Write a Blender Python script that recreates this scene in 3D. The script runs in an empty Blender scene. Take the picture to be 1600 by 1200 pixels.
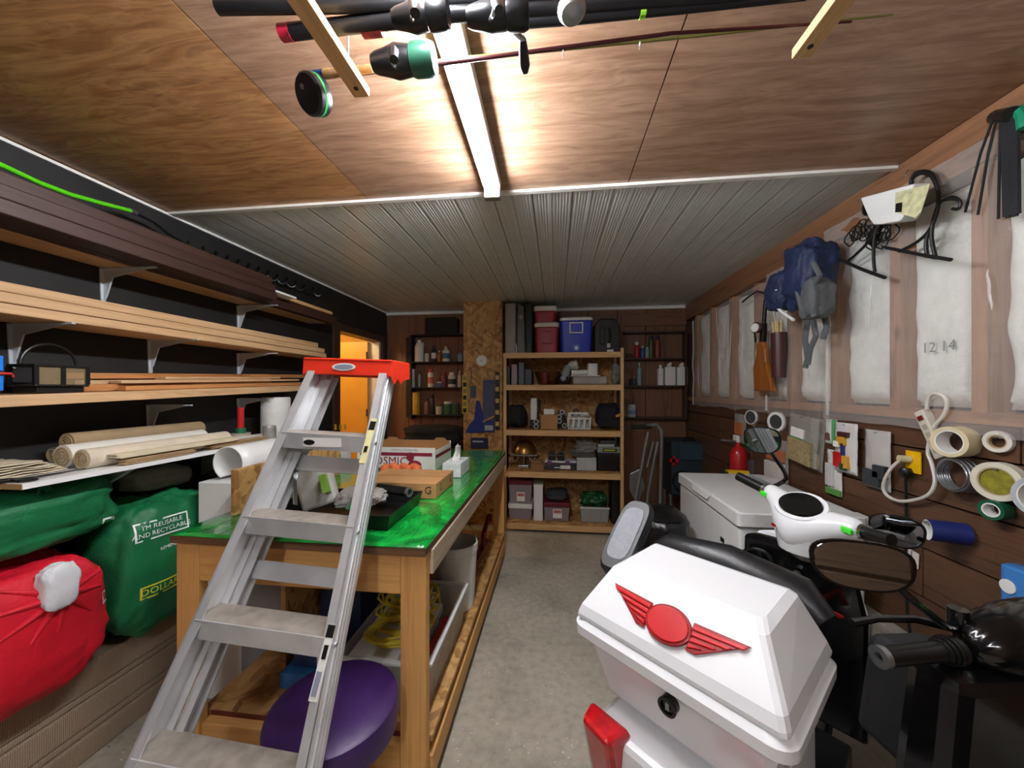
import bpy, bmesh, math, random
from mathutils import Vector as V, Matrix, noise, Euler
from mathutils.bvhtree import BVHTree
random.seed(7)
R=math.radians
scene=bpy.context.scene; COL=scene.collection
# ---------------- camera (1600x1200 frame, level, 6.75 deg to the left of the room's long axis)
F=577.0; YAW=R(6.75); HOR=609.0; CAMH=1.40
cam=bpy.data.cameras.new('camera'); camo=bpy.data.objects.new('camera',cam); COL.objects.link(camo)
cam.sensor_width=36; cam.lens=36*F/1600; cam.shift_y=-(600-HOR)/1600*1.0; cam.clip_start=.02
camo.location=(0,0,CAMH); camo.rotation_euler=(R(90),0,YAW); scene.camera=camo
FW=V((-math.sin(YAW),math.cos(YAW),0)); RT=V((math.cos(YAW),math.sin(YAW),0)); C0=V((0,0,CAMH))
def P(px,py,X=None,Y=None,Z=None,T=None):
    """point of the room seen at a pixel, on the plane X=, Y= or Z= (or at depth T)"""
    d=FW+RT*((px-800)/F)+V((0,0,(HOR-py)/F))
    if T is not None: t=T
    elif X is not None: t=X/d.x
    elif Y is not None: t=Y/d.y
    else: t=(Z-CAMH)/d.z
    return C0+d*t
# ---------------- light: two ceiling tube lamps (one seen, one added unseen behind the camera to brighten the room), exposure for a phone photograph
w=bpy.data.worlds.new('world'); scene.world=w; w.use_nodes=True
w.node_tree.nodes['Background'].inputs[0].default_value=(.86,.93,1,1); w.node_tree.nodes['Background'].inputs[1].default_value=1.0
scene.view_settings.view_transform='Standard'; scene.view_settings.look='None'; scene.view_settings.gamma=1
scene.view_settings.exposure=1.5
TUBE=70.0
# ---------------- materials
def s2l(c): return tuple((x/12.92 if x<=.04045 else ((x+.055)/1.055)**2.4) for x in c)
def hx(h): return s2l((int(h[0:2],16)/255,int(h[2:4],16)/255,int(h[4:6],16)/255))
class NT:
    def __init__(s,name):
        s.m=bpy.data.materials.new(name); s.m.use_nodes=True; s.t=s.m.node_tree; s.b=s.t.nodes['Principled BSDF']
        s.tc=s.t.nodes.new('ShaderNodeTexCoord')
    def n(s,typ,**k):
        o=s.t.nodes.new('ShaderNode'+typ)
        for a,b in k.items():
            if a in o.inputs.keys(): o.inputs[a].default_value=b
            else: setattr(o,a,b)
        return o
    def l(s,a,b): s.t.links.new(a,b)
    def mapping(s,scale=(1,1,1),rot=(0,0,0),coord='Object'):
        m=s.n('Mapping'); m.inputs['Scale'].default_value=scale; m.inputs['Rotation'].default_value=rot
        s.l(s.tc.outputs[coord],m.inputs[0]); return m
    def noise(s,vec,scale,detail=4,dist=0,rough=.5):
        o=s.n('TexNoise',Scale=scale,Detail=detail,Distortion=dist,Roughness=rough); s.l(vec.outputs[0],o.inputs['Vector']); return o
    def ramp(s,fac,stops):
        r=s.n('ValToRGB'); e=r.color_ramp.elements
        while len(e)<len(stops): e.new(.5)
        for i,(p,c) in enumerate(stops): e[i].position=p; e[i].color=(*c,1)
        s.l(fac,r.inputs[0]); return r
    def bump(s,h,st,dist=.01):
        b=s.n('Bump',Strength=st,Distance=dist); s.l(h,b.inputs['Height']); s.l(b.outputs[0],s.b.inputs['Normal'])
    def setp(s,**k):
        for a,b in k.items(): s.b.inputs[a.replace('_',' ')].default_value=b
MC={}
def mat(name,hexc,rough=.5,metal=0,var=.08,nscale=14,bump=0,bscale=60,coat=0,alpha=1,emit=0,trans=0):
    if name in MC: return MC[name]
    k=NT(name); c=hx(hexc); mp=k.mapping(); nz=k.noise(mp,nscale,4)
    r=k.ramp(nz.outputs[0],[(.3,tuple(x*(1-var) for x in c)),(.7,tuple(min(1,x*(1+var)) for x in c))])
    k.l(r.outputs[0],k.b.inputs['Base Color']); k.setp(Roughness=rough,Metallic=metal,Alpha=alpha)
    k.b.inputs['Coat Weight'].default_value=coat; k.b.inputs['Transmission Weight'].default_value=trans
    if emit: k.b.inputs['Emission Color'].default_value=(*c,1); k.b.inputs['Emission Strength'].default_value=emit
    if bump: k.bump(k.noise(mp,bscale,5).outputs[0],bump)
    MC[name]=k.m; return k.m
def wood(name,c1,c2,axis='X',rough=.6,scale=1.0,knots=True):
    if name in MC: return MC[name]
    k=NT(name); i='XYZ'.index(axis); sc=[14*scale]*3; sc[i]=.9*scale
    mp=k.mapping(tuple(sc)); n1=k.noise(mp,1.6,6,1.2,.6); sc2=[90*scale]*3; sc2[i]=3*scale
    mp2=k.mapping(tuple(sc2)); n2=k.noise(mp2,1,3)
    r=k.ramp(n1.outputs[0],[(.28,hx(c2)),(.5,hx(c1)),(.72,tuple((a*.6+b*.4) for a,b in zip(hx(c1),hx(c2))))])
    mx=k.n('MixRGB',blend_type='MULTIPLY'); mx.inputs[0].default_value=.35
    r2=k.ramp(n2.outputs[0],[(.3,(.55,.55,.55)),(.6,(1,1,1))]); k.l(r.outputs[0],mx.inputs[1]); k.l(r2.outputs[0],mx.inputs[2])
    out=mx
    if knots:
        sk=[5*scale]*3; sk[i]=2.2*scale; mk=k.mapping(tuple(sk)); vo=k.n('TexVoronoi',Scale=1.0); k.l(mk.outputs[0],vo.inputs['Vector'])
        rk=k.ramp(vo.outputs['Distance'],[(.03,(.3,.16,.08)),(.1,(1,1,1))])
        m2=k.n('MixRGB',blend_type='MULTIPLY'); m2.inputs[0].default_value=.8; k.l(mx.outputs[0],m2.inputs[1]); k.l(rk.outputs[0],m2.inputs[2]); out=m2
    k.l(out.outputs[0],k.b.inputs['Base Color']); k.setp(Roughness=rough); k.bump(n2.outputs[0],.15,.003)
    MC[name]=k.m; return k.m
def osb(name,plane='XZ',tint=1.0):
    if name in MC: return MC[name]
    k=NT(name); a={'XZ':(0,2),'XY':(0,1),'YZ':(1,2)}[plane]; outs=[]
    for j,(ra,sd) in enumerate(((25,0),(-35,3.7),(80,8.1))):
        sc=[8]*3; sc[a[0]]=9; sc[a[1]]=34; rot=[0,0,0]; rot[3-a[0]-a[1]]=R(ra)
        m0=k.mapping((1,1,1),tuple(rot)); m1=k.n('Mapping'); m1.inputs['Scale'].default_value=sc; m1.inputs['Location'].default_value=(sd,sd,sd)
        k.l(m0.outputs[0],m1.inputs[0]); vo=k.n('TexVoronoi',Scale=1.0); k.l(m1.outputs[0],vo.inputs['Vector']); outs.append(vo)
    mp=k.mapping(); sel=k.noise(mp,9,2)
    c=[k.ramp(o.outputs['Color'],[(0.1,hx('8a5f33')),(.45,hx('b98a50')),(.75,hx('d0a468')),(.95,hx('7a4f2a'))]) for o in outs]
    m1=k.n('MixRGB'); m2=k.n('MixRGB'); st=k.ramp(sel.outputs[0],[(.45,(0,0,0)),(.5,(1,1,1))]); sel2=k.noise(mp,13,2)
    st2=k.ramp(sel2.outputs[0],[(.5,(0,0,0)),(.55,(1,1,1))])
    k.l(st.outputs[0],m1.inputs[0]); k.l(c[0].outputs[0],m1.inputs[1]); k.l(c[1].outputs[0],m1.inputs[2])
    k.l(st2.outputs[0],m2.inputs[0]); k.l(m1.outputs[0],m2.inputs[1]); k.l(c[2].outputs[0],m2.inputs[2])
    hs=k.n('HueSaturation',Value=tint); k.l(m2.outputs[0],hs.inputs['Color']); k.l(hs.outputs[0],k.b.inputs['Base Color']); k.setp(Roughness=.62)
    k.bump(outs[0].outputs['Distance'],.25,.004); MC[name]=k.m; return k.m
def plyceil(name,c1,c2,c3,sheen=.45):
    k=NT(name); mp=k.mapping((1.2,7,1)); n1=k.noise(mp,2.2,5,2.5,.55); mp2=k.mapping((6,60,1)); n2=k.noise(mp2,1.5,3)
    wv=k.n('TexWave',Scale=1.3,Distortion=14,Detail=3); wv.bands_direction='Y'; m3=k.mapping((.7,3.0,1)); k.l(m3.outputs[0],wv.inputs['Vector'])
    r=k.ramp(n1.outputs[0],[(.25,hx(c3)),(.45,hx(c1)),(.62,hx(c2)),(.8,hx(c1))])
    rw=k.ramp(wv.outputs[0],[(.1,(.75,.68,.62)),(.5,(1,1,1))]); mx=k.n('MixRGB',blend_type='MULTIPLY'); mx.inputs[0].default_value=.6
    k.l(r.outputs[0],mx.inputs[1]); k.l(rw.outputs[0],mx.inputs[2])
    r2=k.ramp(n2.outputs[0],[(.35,(.6,.5,.45)),(.55,(1,1,1))]); m2=k.n('MixRGB',blend_type='MULTIPLY'); m2.inputs[0].default_value=.4
    k.l(mx.outputs[0],m2.inputs[1]); k.l(r2.outputs[0],m2.inputs[2]); k.l(m2.outputs[0],k.b.inputs['Base Color']); k.setp(Roughness=sheen); return k.m
def concrete(name):
    k=NT(name); mp=k.mapping(); n1=k.noise(mp,1.7,6,.4,.6); n2=k.noise(mp,28,4)
    r=k.ramp(n1.outputs[0],[(.25,hx('8a8375')),(.5,hx('b0a999')),(.75,hx('c2bbac'))])
    r2=k.ramp(n2.outputs[0],[(.3,(.72,.7,.68)),(.6,(1,1,1))]); m=k.n('MixRGB',blend_type='MULTIPLY'); m.inputs[0].default_value=.7
    k.l(r.outputs[0],m.inputs[1]); k.l(r2.outputs[0],m.inputs[2]); last=m
    for sc,th,col in ((26,.10,(.78,.76,.7)),(17,.07,(.10,.07,.06)),(44,.12,(.8,.78,.74))):   # paint flecks and drips
        mm=k.mapping((1,1.7,1),(0,0,sc)); vo=k.n('TexVoronoi',Scale=sc); k.l(mm.outputs[0],vo.inputs['Vector'])
        ms=k.noise(mp,sc*.21,2); a=k.ramp(vo.outputs['Distance'],[(th,(1,1,1)),(th+.03,(0,0,0))]); b=k.ramp(ms.outputs[0],[(.55,(0,0,0)),(.6,(1,1,1))])
        mu=k.n('MixRGB',blend_type='MULTIPLY'); mu.inputs[0].default_value=1; k.l(a.outputs[0],mu.inputs[1]); k.l(b.outputs[0],mu.inputs[2])
        mx=k.n('MixRGB'); mx.inputs[2].default_value=(*col,1); k.l(mu.outputs[0],mx.inputs[0]); k.l(last.outputs[0],mx.inputs[1]); last=mx
    k.l(last.outputs[0],k.b.inputs['Base Color']); k.setp(Roughness=.75); k.bump(n2.outputs[0],.2,.003); return k.m
def plastic_sheet(name,alpha,tint='d8d0c8',rough=.18):
    k=NT(name); mp=k.mapping(); n1=k.noise(mp,6,5,1.5)
    k.b.inputs['Base Color'].default_value=(*hx(tint),1); k.setp(Roughness=rough,Alpha=alpha); k.bump(n1.outputs[0],.5,.03); return k.m
def cardboard(name,c='b0885c'):
    if name in MC: return MC[name]
    k=NT(name); mp=k.mapping(); n1=k.noise(mp,5,4); mp2=k.mapping((60,60,200)); n2=k.noise(mp2,1,2)
    b=hx(c); r=k.ramp(n1.outputs[0],[(.3,tuple(x*.88 for x in b)),(.7,tuple(x*1.08 for x in b))]); k.l(r.outputs[0],k.b.inputs['Base Color']); k.setp(Roughness=.85); k.bump(n2.outputs[0],.1,.002); MC[name]=k.m; return k.m
# ---------------- mesh builder
MATS={}
def mw(o): return MATS.get(o.name,Matrix())
class MB:
    def __init__(s): s.v=[]; s.f=[]
    def add(s,vs,fs):
        o=len(s.v); s.v+= [V(x) for x in vs]; s.f+=[tuple(i+o for i in f) for f in fs]; return s
    def box(s,x0,x1,y0,y1,z0,z1):
        return s.add([(x0,y0,z0),(x1,y0,z0),(x1,y1,z0),(x0,y1,z0),(x0,y0,z1),(x1,y0,z1),(x1,y1,z1),(x0,y1,z1)],[(3,2,1,0),(4,5,6,7),(0,1,5,4),(1,2,6,5),(2,3,7,6),(3,0,4,7)])
    def ob(s,c,ax,ay,az):   # oriented box: centre and three half-vectors
        c,ax,ay,az=V(c),V(ax),V(ay),V(az)
        return s.add([c+ax*i+ay*j+az*k for k in(-1,1) for i,j in((-1,-1),(1,-1),(1,1),(-1,1))],[(3,2,1,0),(4,5,6,7),(0,1,5,4),(1,2,6,5),(2,3,7,6),(3,0,4,7)])
    def bar(s,p0,p1,w,h,up=(0,0,1)):   # w across, h along up
        p0,p1=V(p0),V(p1); d=(p1-p0); L=d.length; d.normalize(); u=V(up); sd=d.cross(u).normalized(); u=sd.cross(d)
        return s.ob((p0+p1)/2,d*L/2,sd*w/2,u*h/2)
    def cyl(s,p0,p1,r0,r1=None,n=18,cap=True):
        p0,p1=V(p0),V(p1); r1=r0 if r1 is None else r1; d=(p1-p0).normalized(); a=d.orthogonal().normalized(); b=d.cross(a)
        vs=[p0+(a*math.cos(t)+b*math.sin(t))*r0 for t in [2*math.pi*i/n for i in range(n)]]+[p1+(a*math.cos(t)+b*math.sin(t))*r1 for t in [2*math.pi*i/n for i in range(n)]]
        fs=[(i,(i+1)%n,n+(i+1)%n,n+i) for i in range(n)]
        if cap: fs+=[tuple(range(n-1,-1,-1)),tuple(range(n,2*n))]
        return s.add(vs,fs)
    def ring(s,c,ax,ro,ri,h,n=28):   # hollow roll along ax
        c=V(c); d=V(ax).normalized(); a=d.orthogonal().normalized(); b=d.cross(a); vs=[]
        for r,k in((ro,0),(ro,h),(ri,h),(ri,0)): vs+=[c+d*k+(a*math.cos(2*math.pi*i/n)+b*math.sin(2*math.pi*i/n))*r for i in range(n)]
        return s.add(vs,[(k*n+i,k*n+(i+1)%n,((k+1)%4)*n+(i+1)%n,((k+1)%4)*n+i) for k in range(4) for i in range(n)])
    def tube(s,pts,r,n=8,closed=False,cap=True,flat=1.0):
        pts=[V(p) for p in pts]; N=len(pts); rr=r if hasattr(r,'__len__') else [r]*N; vs=[]; a=None
        for i,p in enumerate(pts):
            d=(pts[(i+1)%N]-pts[i-1]) if (closed or 0<i<N-1) else (pts[1]-pts[0] if i==0 else pts[-1]-pts[-2])
            if d.length<1e-9: d=V((0,0,1))
            d.normalize(); a=d.orthogonal() if a is None else a-d*a.dot(d)
            if a.length<1e-6: a=d.orthogonal()
            a.normalize(); b=d.cross(a); vs+=[p+(a*math.cos(2*math.pi*k/n)*flat+b*math.sin(2*math.pi*k/n))*rr[i] for k in range(n)]
        M=N if closed else N-1; fs=[(i*n+k,i*n+(k+1)%n,((i+1)%N)*n+(k+1)%n,((i+1)%N)*n+k) for i in range(M) for k in range(n)]
        if cap and not closed: fs+=[tuple(range(n-1,-1,-1)),tuple((N-1)*n+k for k in range(n))]
        return s.add(vs,fs)
    def lathe(s,c,prof,n=24,ax=(0,0,1)):
        c=V(c); d=V(ax).normalized(); a=d.orthogonal().normalized() if abs(d.z)<.99 else V((1,0,0)); b=d.cross(a); m=len(prof); vs=[]
        for r,z in prof: vs+=[c+d*z+(a*math.cos(2*math.pi*i/n)+b*math.sin(2*math.pi*i/n))*max(r,1e-4) for i in range(n)]
        fs=[(k*n+i,k*n+(i+1)%n,(k+1)*n+(i+1)%n,(k+1)*n+i) for k in range(m-1) for i in range(n)]+[tuple(range(n-1,-1,-1)),tuple((m-1)*n+i for i in range(n))]
        return s.add(vs,fs)
    def prism(s,poly,vec):
        n=len(poly); p=[V(x) for x in poly]; q=[x+V(vec) for x in p]
        return s.add(p+q,[tuple(range(n-1,-1,-1)),tuple(range(n,2*n))]+[(i,(i+1)%n,n+(i+1)%n,n+i) for i in range(n)])
    def loft(s,rings,cap=True):
        n=len(rings[0]); vs=[p for r in rings for p in r]; m=len(rings)
        fs=[(k*n+i,k*n+(i+1)%n,(k+1)*n+(i+1)%n,(k+1)*n+i) for k in range(m-1) for i in range(n)]
        if cap: fs+=[tuple(range(n-1,-1,-1)),tuple((m-1)*n+i for i in range(n))]
        return s.add(vs,fs)
    def grid(s,fn,nu,nv,cu=False):
        vs=[fn(i/(nu if cu else nu-1),j/(nv-1)) for j in range(nv) for i in range(nu)]
        return s.add(vs,[(j*nu+i,j*nu+(i+1)%nu,(j+1)*nu+(i+1)%nu,(j+1)*nu+i) for j in range(nv-1) for i in range(nu if cu else nu-1)])
    def build(s,name,m,parent=None,smooth=False,bevel=0,label=None,world=True,solid=0,sub=0,kind=None):
        me=bpy.data.meshes.new(name); M=mw(parent) if parent else Matrix(); I=M.inverted() if world else Matrix()
        me.from_pydata([I@v for v in s.v],[],s.f); me.update()
        bm=bmesh.new(); bm.from_mesh(me); bmesh.ops.recalc_face_normals(bm,faces=bm.faces); bm.to_mesh(me); bm.free()
        o=bpy.data.objects.new(name,me); COL.objects.link(o); me.materials.append(m); o.parent=parent; MATS[o.name]=M
        if smooth:
            me.polygons.foreach_set('use_smooth',[True]*len(me.polygons)); me.set_sharp_from_angle(angle=R(38 if smooth is True else smooth))
        if solid: md=o.modifiers.new('s','SOLIDIFY'); md.thickness=solid; md.offset=0
        if sub: md=o.modifiers.new('u','SUBSURF'); md.levels=sub; md.render_levels=sub; me.polygons.foreach_set('use_smooth',[True]*len(me.polygons))
        if bevel: md=o.modifiers.new('b','BEVEL'); md.width=bevel; md.segments=2; md.limit_method='ANGLE'; md.angle_limit=R(40)
        if label: o['label']=label
        if kind: o['kind']=kind
        return o
    def solo(s,name,m,label,cat,group=None,**k):   # a thing that is one mesh, origin at its base
        lo=V([min(v[i] for v in s.v) for i in range(3)]); hi=V([max(v[i] for v in s.v) for i in range(3)]); c=V(((lo.x+hi.x)/2,(lo.y+hi.y)/2,lo.z))
        t=thing('_tmp',None,None,c); o=s.build(name,m,t,**k); o.parent=None; o.location=c; bpy.data.objects.remove(t); MATS[o.name]=Matrix.Translation(c)
        o['label']=label; o['category']=cat
        if group: o['group']=group
        return o
def thing(name,label,cat,loc=(0,0,0),rz=0,group=None):
    o=bpy.data.objects.new(name,None); COL.objects.link(o); o.location=loc; o.rotation_euler=(0,0,rz); o.empty_display_size=.1
    MATS[o.name]=Matrix.Translation(V(loc))@Matrix.Rotation(rz,4,'Z')
    if label: o['label']=label; o['category']=cat
    if group: o['group']=group
    return o
def struct(mb,name,m,**k): o=mb.build(name,m,None,**k); o['kind']='structure'; return o
def bvh(mb): return BVHTree.FromPolygons([tuple(v) for v in mb.v],[f for f in mb.f])
def text(body,size,org,xd,yd,m,parent,name='lettering',on=None,off=.002,align='CENTER',sx=1.0,rot=0):
    cu=bpy.data.curves.new('t','FONT'); cu.body=body; cu.size=size; cu.align_x=align; cu.align_y='CENTER'; cu.resolution_u=2; cu.space_line=.85
    t=bpy.data.objects.new('t',cu); COL.objects.link(t); dg=bpy.context.evaluated_depsgraph_get(); me=bpy.data.meshes.new_from_object(t.evaluated_get(dg))
    vs=[v.co.copy() for v in me.vertices]; fs=[tuple(p.vertices) for p in me.polygons]; bpy.data.objects.remove(t); bpy.data.curves.remove(cu); bpy.data.meshes.remove(me)
    return decal(vs,fs,org,xd,yd,m,parent,name,on,off,sx,rot)
def decal(vs,fs,org,xd,yd,m,parent,name='print',on=None,off=.002,sx=1.0,rot=0):
    org=V(org); xd=V(xd).normalized(); yd=V(yd); yd=(yd-xd*yd.dot(xd)).normalized(); nd=xd.cross(yd); b=MB(); c,s_=math.cos(rot),math.sin(rot); out=[]
    if on is not None:   # cut finely so the print follows the cloth
        bm=bmesh.new(); bv=[bm.verts.new((v[0],v[1],0)) for v in vs]
        for f in fs:
            try: bm.faces.new([bv[i] for i in f])
            except Exception: pass
        bmesh.ops.triangulate(bm,faces=bm.faces); bmesh.ops.subdivide_edges(bm,edges=[e for e in bm.edges if e.calc_length()>.02],cuts=2,use_grid_fill=False)
        bm.verts.index_update(); vs=[v.co.copy() for v in bm.verts]; fs=[tuple(v.index for v in f.verts) for f in bm.faces]; bm.free()
    for v in vs:
        x,y=v[0]*sx,v[1]; p=org+xd*(x*c-y*s_)+yd*(x*s_+y*c)
        if on is not None:
            h=on.ray_cast(p+nd*.4,-nd); p=(h[0]+nd*off) if h[0] is not None else None
        else: p=p+nd*off
        out.append(p)
    bad={i for i,p in enumerate(out) if p is None}; b.v=[p or V((0,0,0)) for p in out]; b.f=[f for f in fs if not bad&set(f)]
    used=sorted({i for f in b.f for i in f}); ix={o:n for n,o in enumerate(used)}; b.v=[b.v[i] for i in used]; b.f=[tuple(ix[i] for i in f) for f in b.f]
    return b.build(name,m,parent) if b.f else None
def rect(w,h): return [(-w/2,-h/2),(w/2,-h/2),(w/2,h/2),(-w/2,h/2)],[(0,1,2,3)]
def frame(w,h,t):
    o=rect(w,h)[0]; i=rect(w-2*t,h-2*t)[0]; return o+i,[(k,(k+1)%4,4+(k+1)%4,4+k) for k in range(4)]
def ell(a,b,n=24): return [(a*math.cos(2*math.pi*i/n),b*math.sin(2*math.pi*i/n)) for i in range(n)],[tuple(range(n))]
def nz(p,s,seed=0): return noise.noise(V(p)*s+V((seed*7.1,seed*3.3,seed*5.7)))
def rbox(mb,x0,x1,y0,y1,z0,z1,r,n=5,taper=0,dome=0):   # box with rounded vertical edges (and optional taper towards the base)
    rings=[]
    for k,(z,ins) in enumerate(((z0,taper),(z0+.004,taper*.98-.0),(z1-r*.3,0),(z1,r*.3))):
        q=[]
        for cx,cy,a0 in((x1-r,y1-r,0),(x0+r,y1-r,90),(x0+r,y0+r,180),(x1-r,y0+r,270)):
            for i in range(n+1):
                a=R(a0+90*i/n); q.append(V((cx+(r)*math.cos(a)-(ins if cx>(x0+x1)/2 else -ins),cy+r*math.sin(a)-(ins if cy>(y0+y1)/2 else -ins),z)))
        rings.append(q)
    return mb.loft(rings)
# ---------------- dimensions of the room (metres)
XL,XR,YB,YS,ZC,YF=-2.005,1.405,4.20,1.70,2.32,-2.4
M_pine=lambda ax:wood('pine_'+ax,'d8b184','bb8a58',ax)
M_pineL=lambda ax:wood('pine_light_'+ax,'e0b67e','c48d54',ax)
M_stud=lambda ax:wood('stud_'+ax,'a9774d','7d5232',ax)
M_dkwood=wood('dark_plank','63442f','2c1d14','Y',.5)
M_brown=wood('brown_board','43281f','2a1812','Y',.5,knots=False)
M_black=mat('black_paint','1b1917',.65,var=.3,nscale=5)
M_blackpl=mat('black_plastic','141414',.35,var=.1)
M_blackmat=mat('black_fabric','17171a',.85,var=.25,bump=.3)
M_white=mat('white_plastic','e9e9e6',.35,var=.02)
M_steel=mat('grey_steel','a9adb0',.35,.9,var=.05)
M_alu=mat('aluminium','e2e4e6',.34,.55,var=.12,nscale=9)
M_chrome=mat('chrome','d8d8d8',.12,1,var=.02)
M_whitebr=mat('white_bracket','c9cfd4',.4,.2,var=.05)
M_red=mat('red_plastic','c01c1c',.4,var=.05)
M_paper=mat('white_paper','ecebe6',.8,var=.03)
# ---- floor, walls
fl=struct(MB().box(XL-.1,XR+.1,YF,YB+.1,-.08,0),'floor',concrete('concrete_floor'))
wl=struct(MB().box(XL-.1,XL,YF,3.20,0,ZC+.1).box(XL-.1,XL,3.20,4.08,1.97,ZC+.1).box(XL-.1,XL,4.08,YB+.1,0,ZC+.1),'wall_left',M_black)
wb=struct(MB().box(XL-.1,XR+.1,YB+.03,YB+.12,0,ZC+.1),'wall_back',mat('wall_backing','4a2c1c',.7))
mbk=wood('brown_panel','80573d','573a28','Z',.5)
xs=[XL,-1.73,-1.43,-1.13,-.93,-.60,-.28,.04,.36,.68,.98,XR]
for a,b in zip(xs[:-1],xs[1:]): MB().box(a+.002,b-.002,YB-.0,YB+.035,0,ZC).build('plank',mbk,wb,bevel=.004)
MB().box(XL,-.955,YB-.012,YB,ZC-.035,ZC-.002).build('trim_strip',M_white,wb); MB().box(-.544,XR,YB-.012,YB,ZC-.035,ZC-.002).build('trim_strip',M_white,wb)
MB().box(.72,XR,YB-.02,YB,2.10,2.24).build('plank',wood('brown_panel_x','80573d','573a28','X',.5),wb)
# door casing and the hall behind it
dk=wood('dark_trim','4a3226','2c1c14','Z',.5)
tr=struct(MB().box(XL-.12,XL+.02,3.12,3.22,0,2.02).box(XL-.12,XL+.02,4.06,4.14,0,2.02).box(XL-.12,XL+.02,3.22,4.06,1.95,2.02),'trim_1',dk,bevel=.004)
MB().box(XL-.22,XL-.005,4.02,4.06,0,1.95).build('jamb',mat('white_jamb','e3dccb',.5),tr)
d1=struct(MB().box(XL-.12-.80,XL-.12,3.975,4.015,.01,1.945),'door_1',mat('yellow_door','dba53f',.45,var=.06,nscale=4))
for z in (.25,1.1,1.75): MB().cyl((XL-.125,3.97,z),(XL-.125,3.97,z+.08),.009).build('hinge',M_brown,d1)
hall=mat('hall_paint','e0b050',.7); hx0=XL-1.3
struct(MB().box(hx0,XL-.1,4.6,4.7,0,2.4).box(hx0-.1,hx0,2.6,4.7,0,2.4).box(hx0,XL-.1,2.5,2.6,0,2.4).box(hx0,XL-.1,2.5,4.7,2.4,2.5).box(hx0,XL-.1,2.5,4.7,-.08,0),'wall_hall',hall)
hl=thing('hall_lamp','round warm hall lamp on the ceiling beyond the open yellow door','lamp',(XL-.6,3.3,2.36))
MB().lathe((XL-.6,3.3,2.31),[(.02,0),(.09,.01),(.11,.04),(.11,.09)],24).build('shade',mat('lamp_glow','ffdca0',.5,emit=2),hl,smooth=True)
ld=bpy.data.lights.new('hall_light','POINT'); ld.energy=9; ld.color=(1,.78,.42); ld.shadow_soft_size=.1; lo=bpy.data.objects.new('hall_light',ld); COL.objects.link(lo); lo.location=(XL-.6,3.3,2.2)
# ---- ceiling: plywood sheets, ribbed plastic panels, white trims
ce=struct(MB().box(XL-.1,XR+.1,YF,YB+.1,ZC+.012,ZC+.1),'ceiling',M_black)
pa=plyceil('fir_plywood','c99a68','ad7b4c','94663e'); pb=plyceil('old_plywood','b39076','a27f66','8b6b56',.38)
MB().box(XL,-.902,YF,YS,ZC,ZC+.012).build('plywood_sheet',pa,ce); MB().box(-.898,.318,YF,YS,ZC,ZC+.012).build('plywood_sheet',pb,ce); MB().box(.322,XR,YF,YS,ZC,ZC+.012).build('plywood_sheet',pb,ce)
gp=mat('grey_pvc','d2d5d2',.25,var=.03)
pw=.1895; n=18; me0=None
for i in range(n):
    x0=XL+i*pw; prof=[(0,.008),(.003,0),(.012,0),(.014,-.004)]
    for k in range(4): a=.02+k*.014; prof+=[(a,-.004),(a+.004,-.0015),(a+.008,-.0015),(a+.012,-.004)]
    prof+=[(.088,-.004),(.094,.003),(.099,-.004)]
    for k in range(5): a=.106+k*.0145; prof+=[(a,-.004),(a+.004,-.0015),(a+.0085,-.0015),(a+.0125,-.004)]
    prof+=[(.181,-.004),(.1875,0),(.1875,.008)]
    if me0 is None:
        o=MB().prism([(x0+a,YS+.005,ZC+z) for a,z in prof],(0,YB-YS-.005,0)).build('ceiling_panel',gp,ce); me0=o.data
    else:
        o=bpy.data.objects.new('ceiling_panel',me0); COL.objects.link(o); o.parent=ce; o.location=(i*pw,0,0)
wt=mat('white_trim','e8e6df',.5)
struct(MB().box(XL,XR,YS-.012,YS+.012,ZC-.012,ZC),'trim_2',wt)
struct(MB().box(XL,XL+.014,1.1,YB,ZC-.016,ZC-.004),'trim_3',wt)
# ---- right wall: planks below, framing, insulation and plastic sheet above, concrete footing
wr=struct(MB().box(XR+.09,XR+.18,YF,YB+.1,0,ZC+.1),'wall_right',M_brown)
zs=[.42,.60,.79,.98,1.17,1.285]; pk=[]
for j in range(5):
    off=[0,.5,-.3,.7,.2][j]; ys=[YF,-1.0+off,1.1+off,3.0+off*.5,YB]
    for a,b in zip(ys[:-1],ys[1:]): MB().box(XR+random.uniform(-.002,.002),XR+.03,a+.002,b-.002,zs[j]+.003,zs[j+1]-.003).build('plank',M_dkwood,wr,bevel=.003)
MB().box(XR-.05,XR+.09,YF,YB,0,.42).build('footing',mat('footing_concrete','9c968a',.85,var=.15,bump=.3),wr)
MB().box(XR-.012,XR+.09,YF,YB,2.15,ZC-.002).build('top_plate',wood('plate_wood','8c6244','674630','Y',.5),wr)
MB().box(XR,XR+.09,YF,YB,1.285,1.325).build('sill_plate',M_stud('Y'),wr)
sy=[.48,.79,1.10,1.41,1.72,2.06,2.42,2.80,3.18,3.56,3.92]
for y in sy: MB().box(XR+.002,XR+.09,y-.024,y+.024,1.325,2.15).build('stud',M_stud('Z'),wr)
ins=mat('insulation_wool','eef1ea',.95,var=.06,nscale=18,bump=.8,bscale=30)
for i,(a,b) in enumerate(zip(sy[:-1],sy[1:])):
    wv=random.random()*9
    def fn(u,v,a=a,b=b,s=i):
        e0=.04+.05*nz((0,v*4,s),1.0); e1=.03+.015*nz((0,v*4,s+9),1.0)
        y=a+e0+(b-a-e0-e1)*u; z=1.335+.80*v; ed=min(u,1-u,v*2,2-2*v)*6; d=.045*min(1,max(0,ed))**.5+.014*nz((y*9,z*9,s),1)
        return V((XR+.085-d-.012,y,z))
    MB().grid(fn,16,30).build('insulation_batt',ins,wr,smooth=True)
ink=mat('grey_ink','6d7476',.8)
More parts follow.
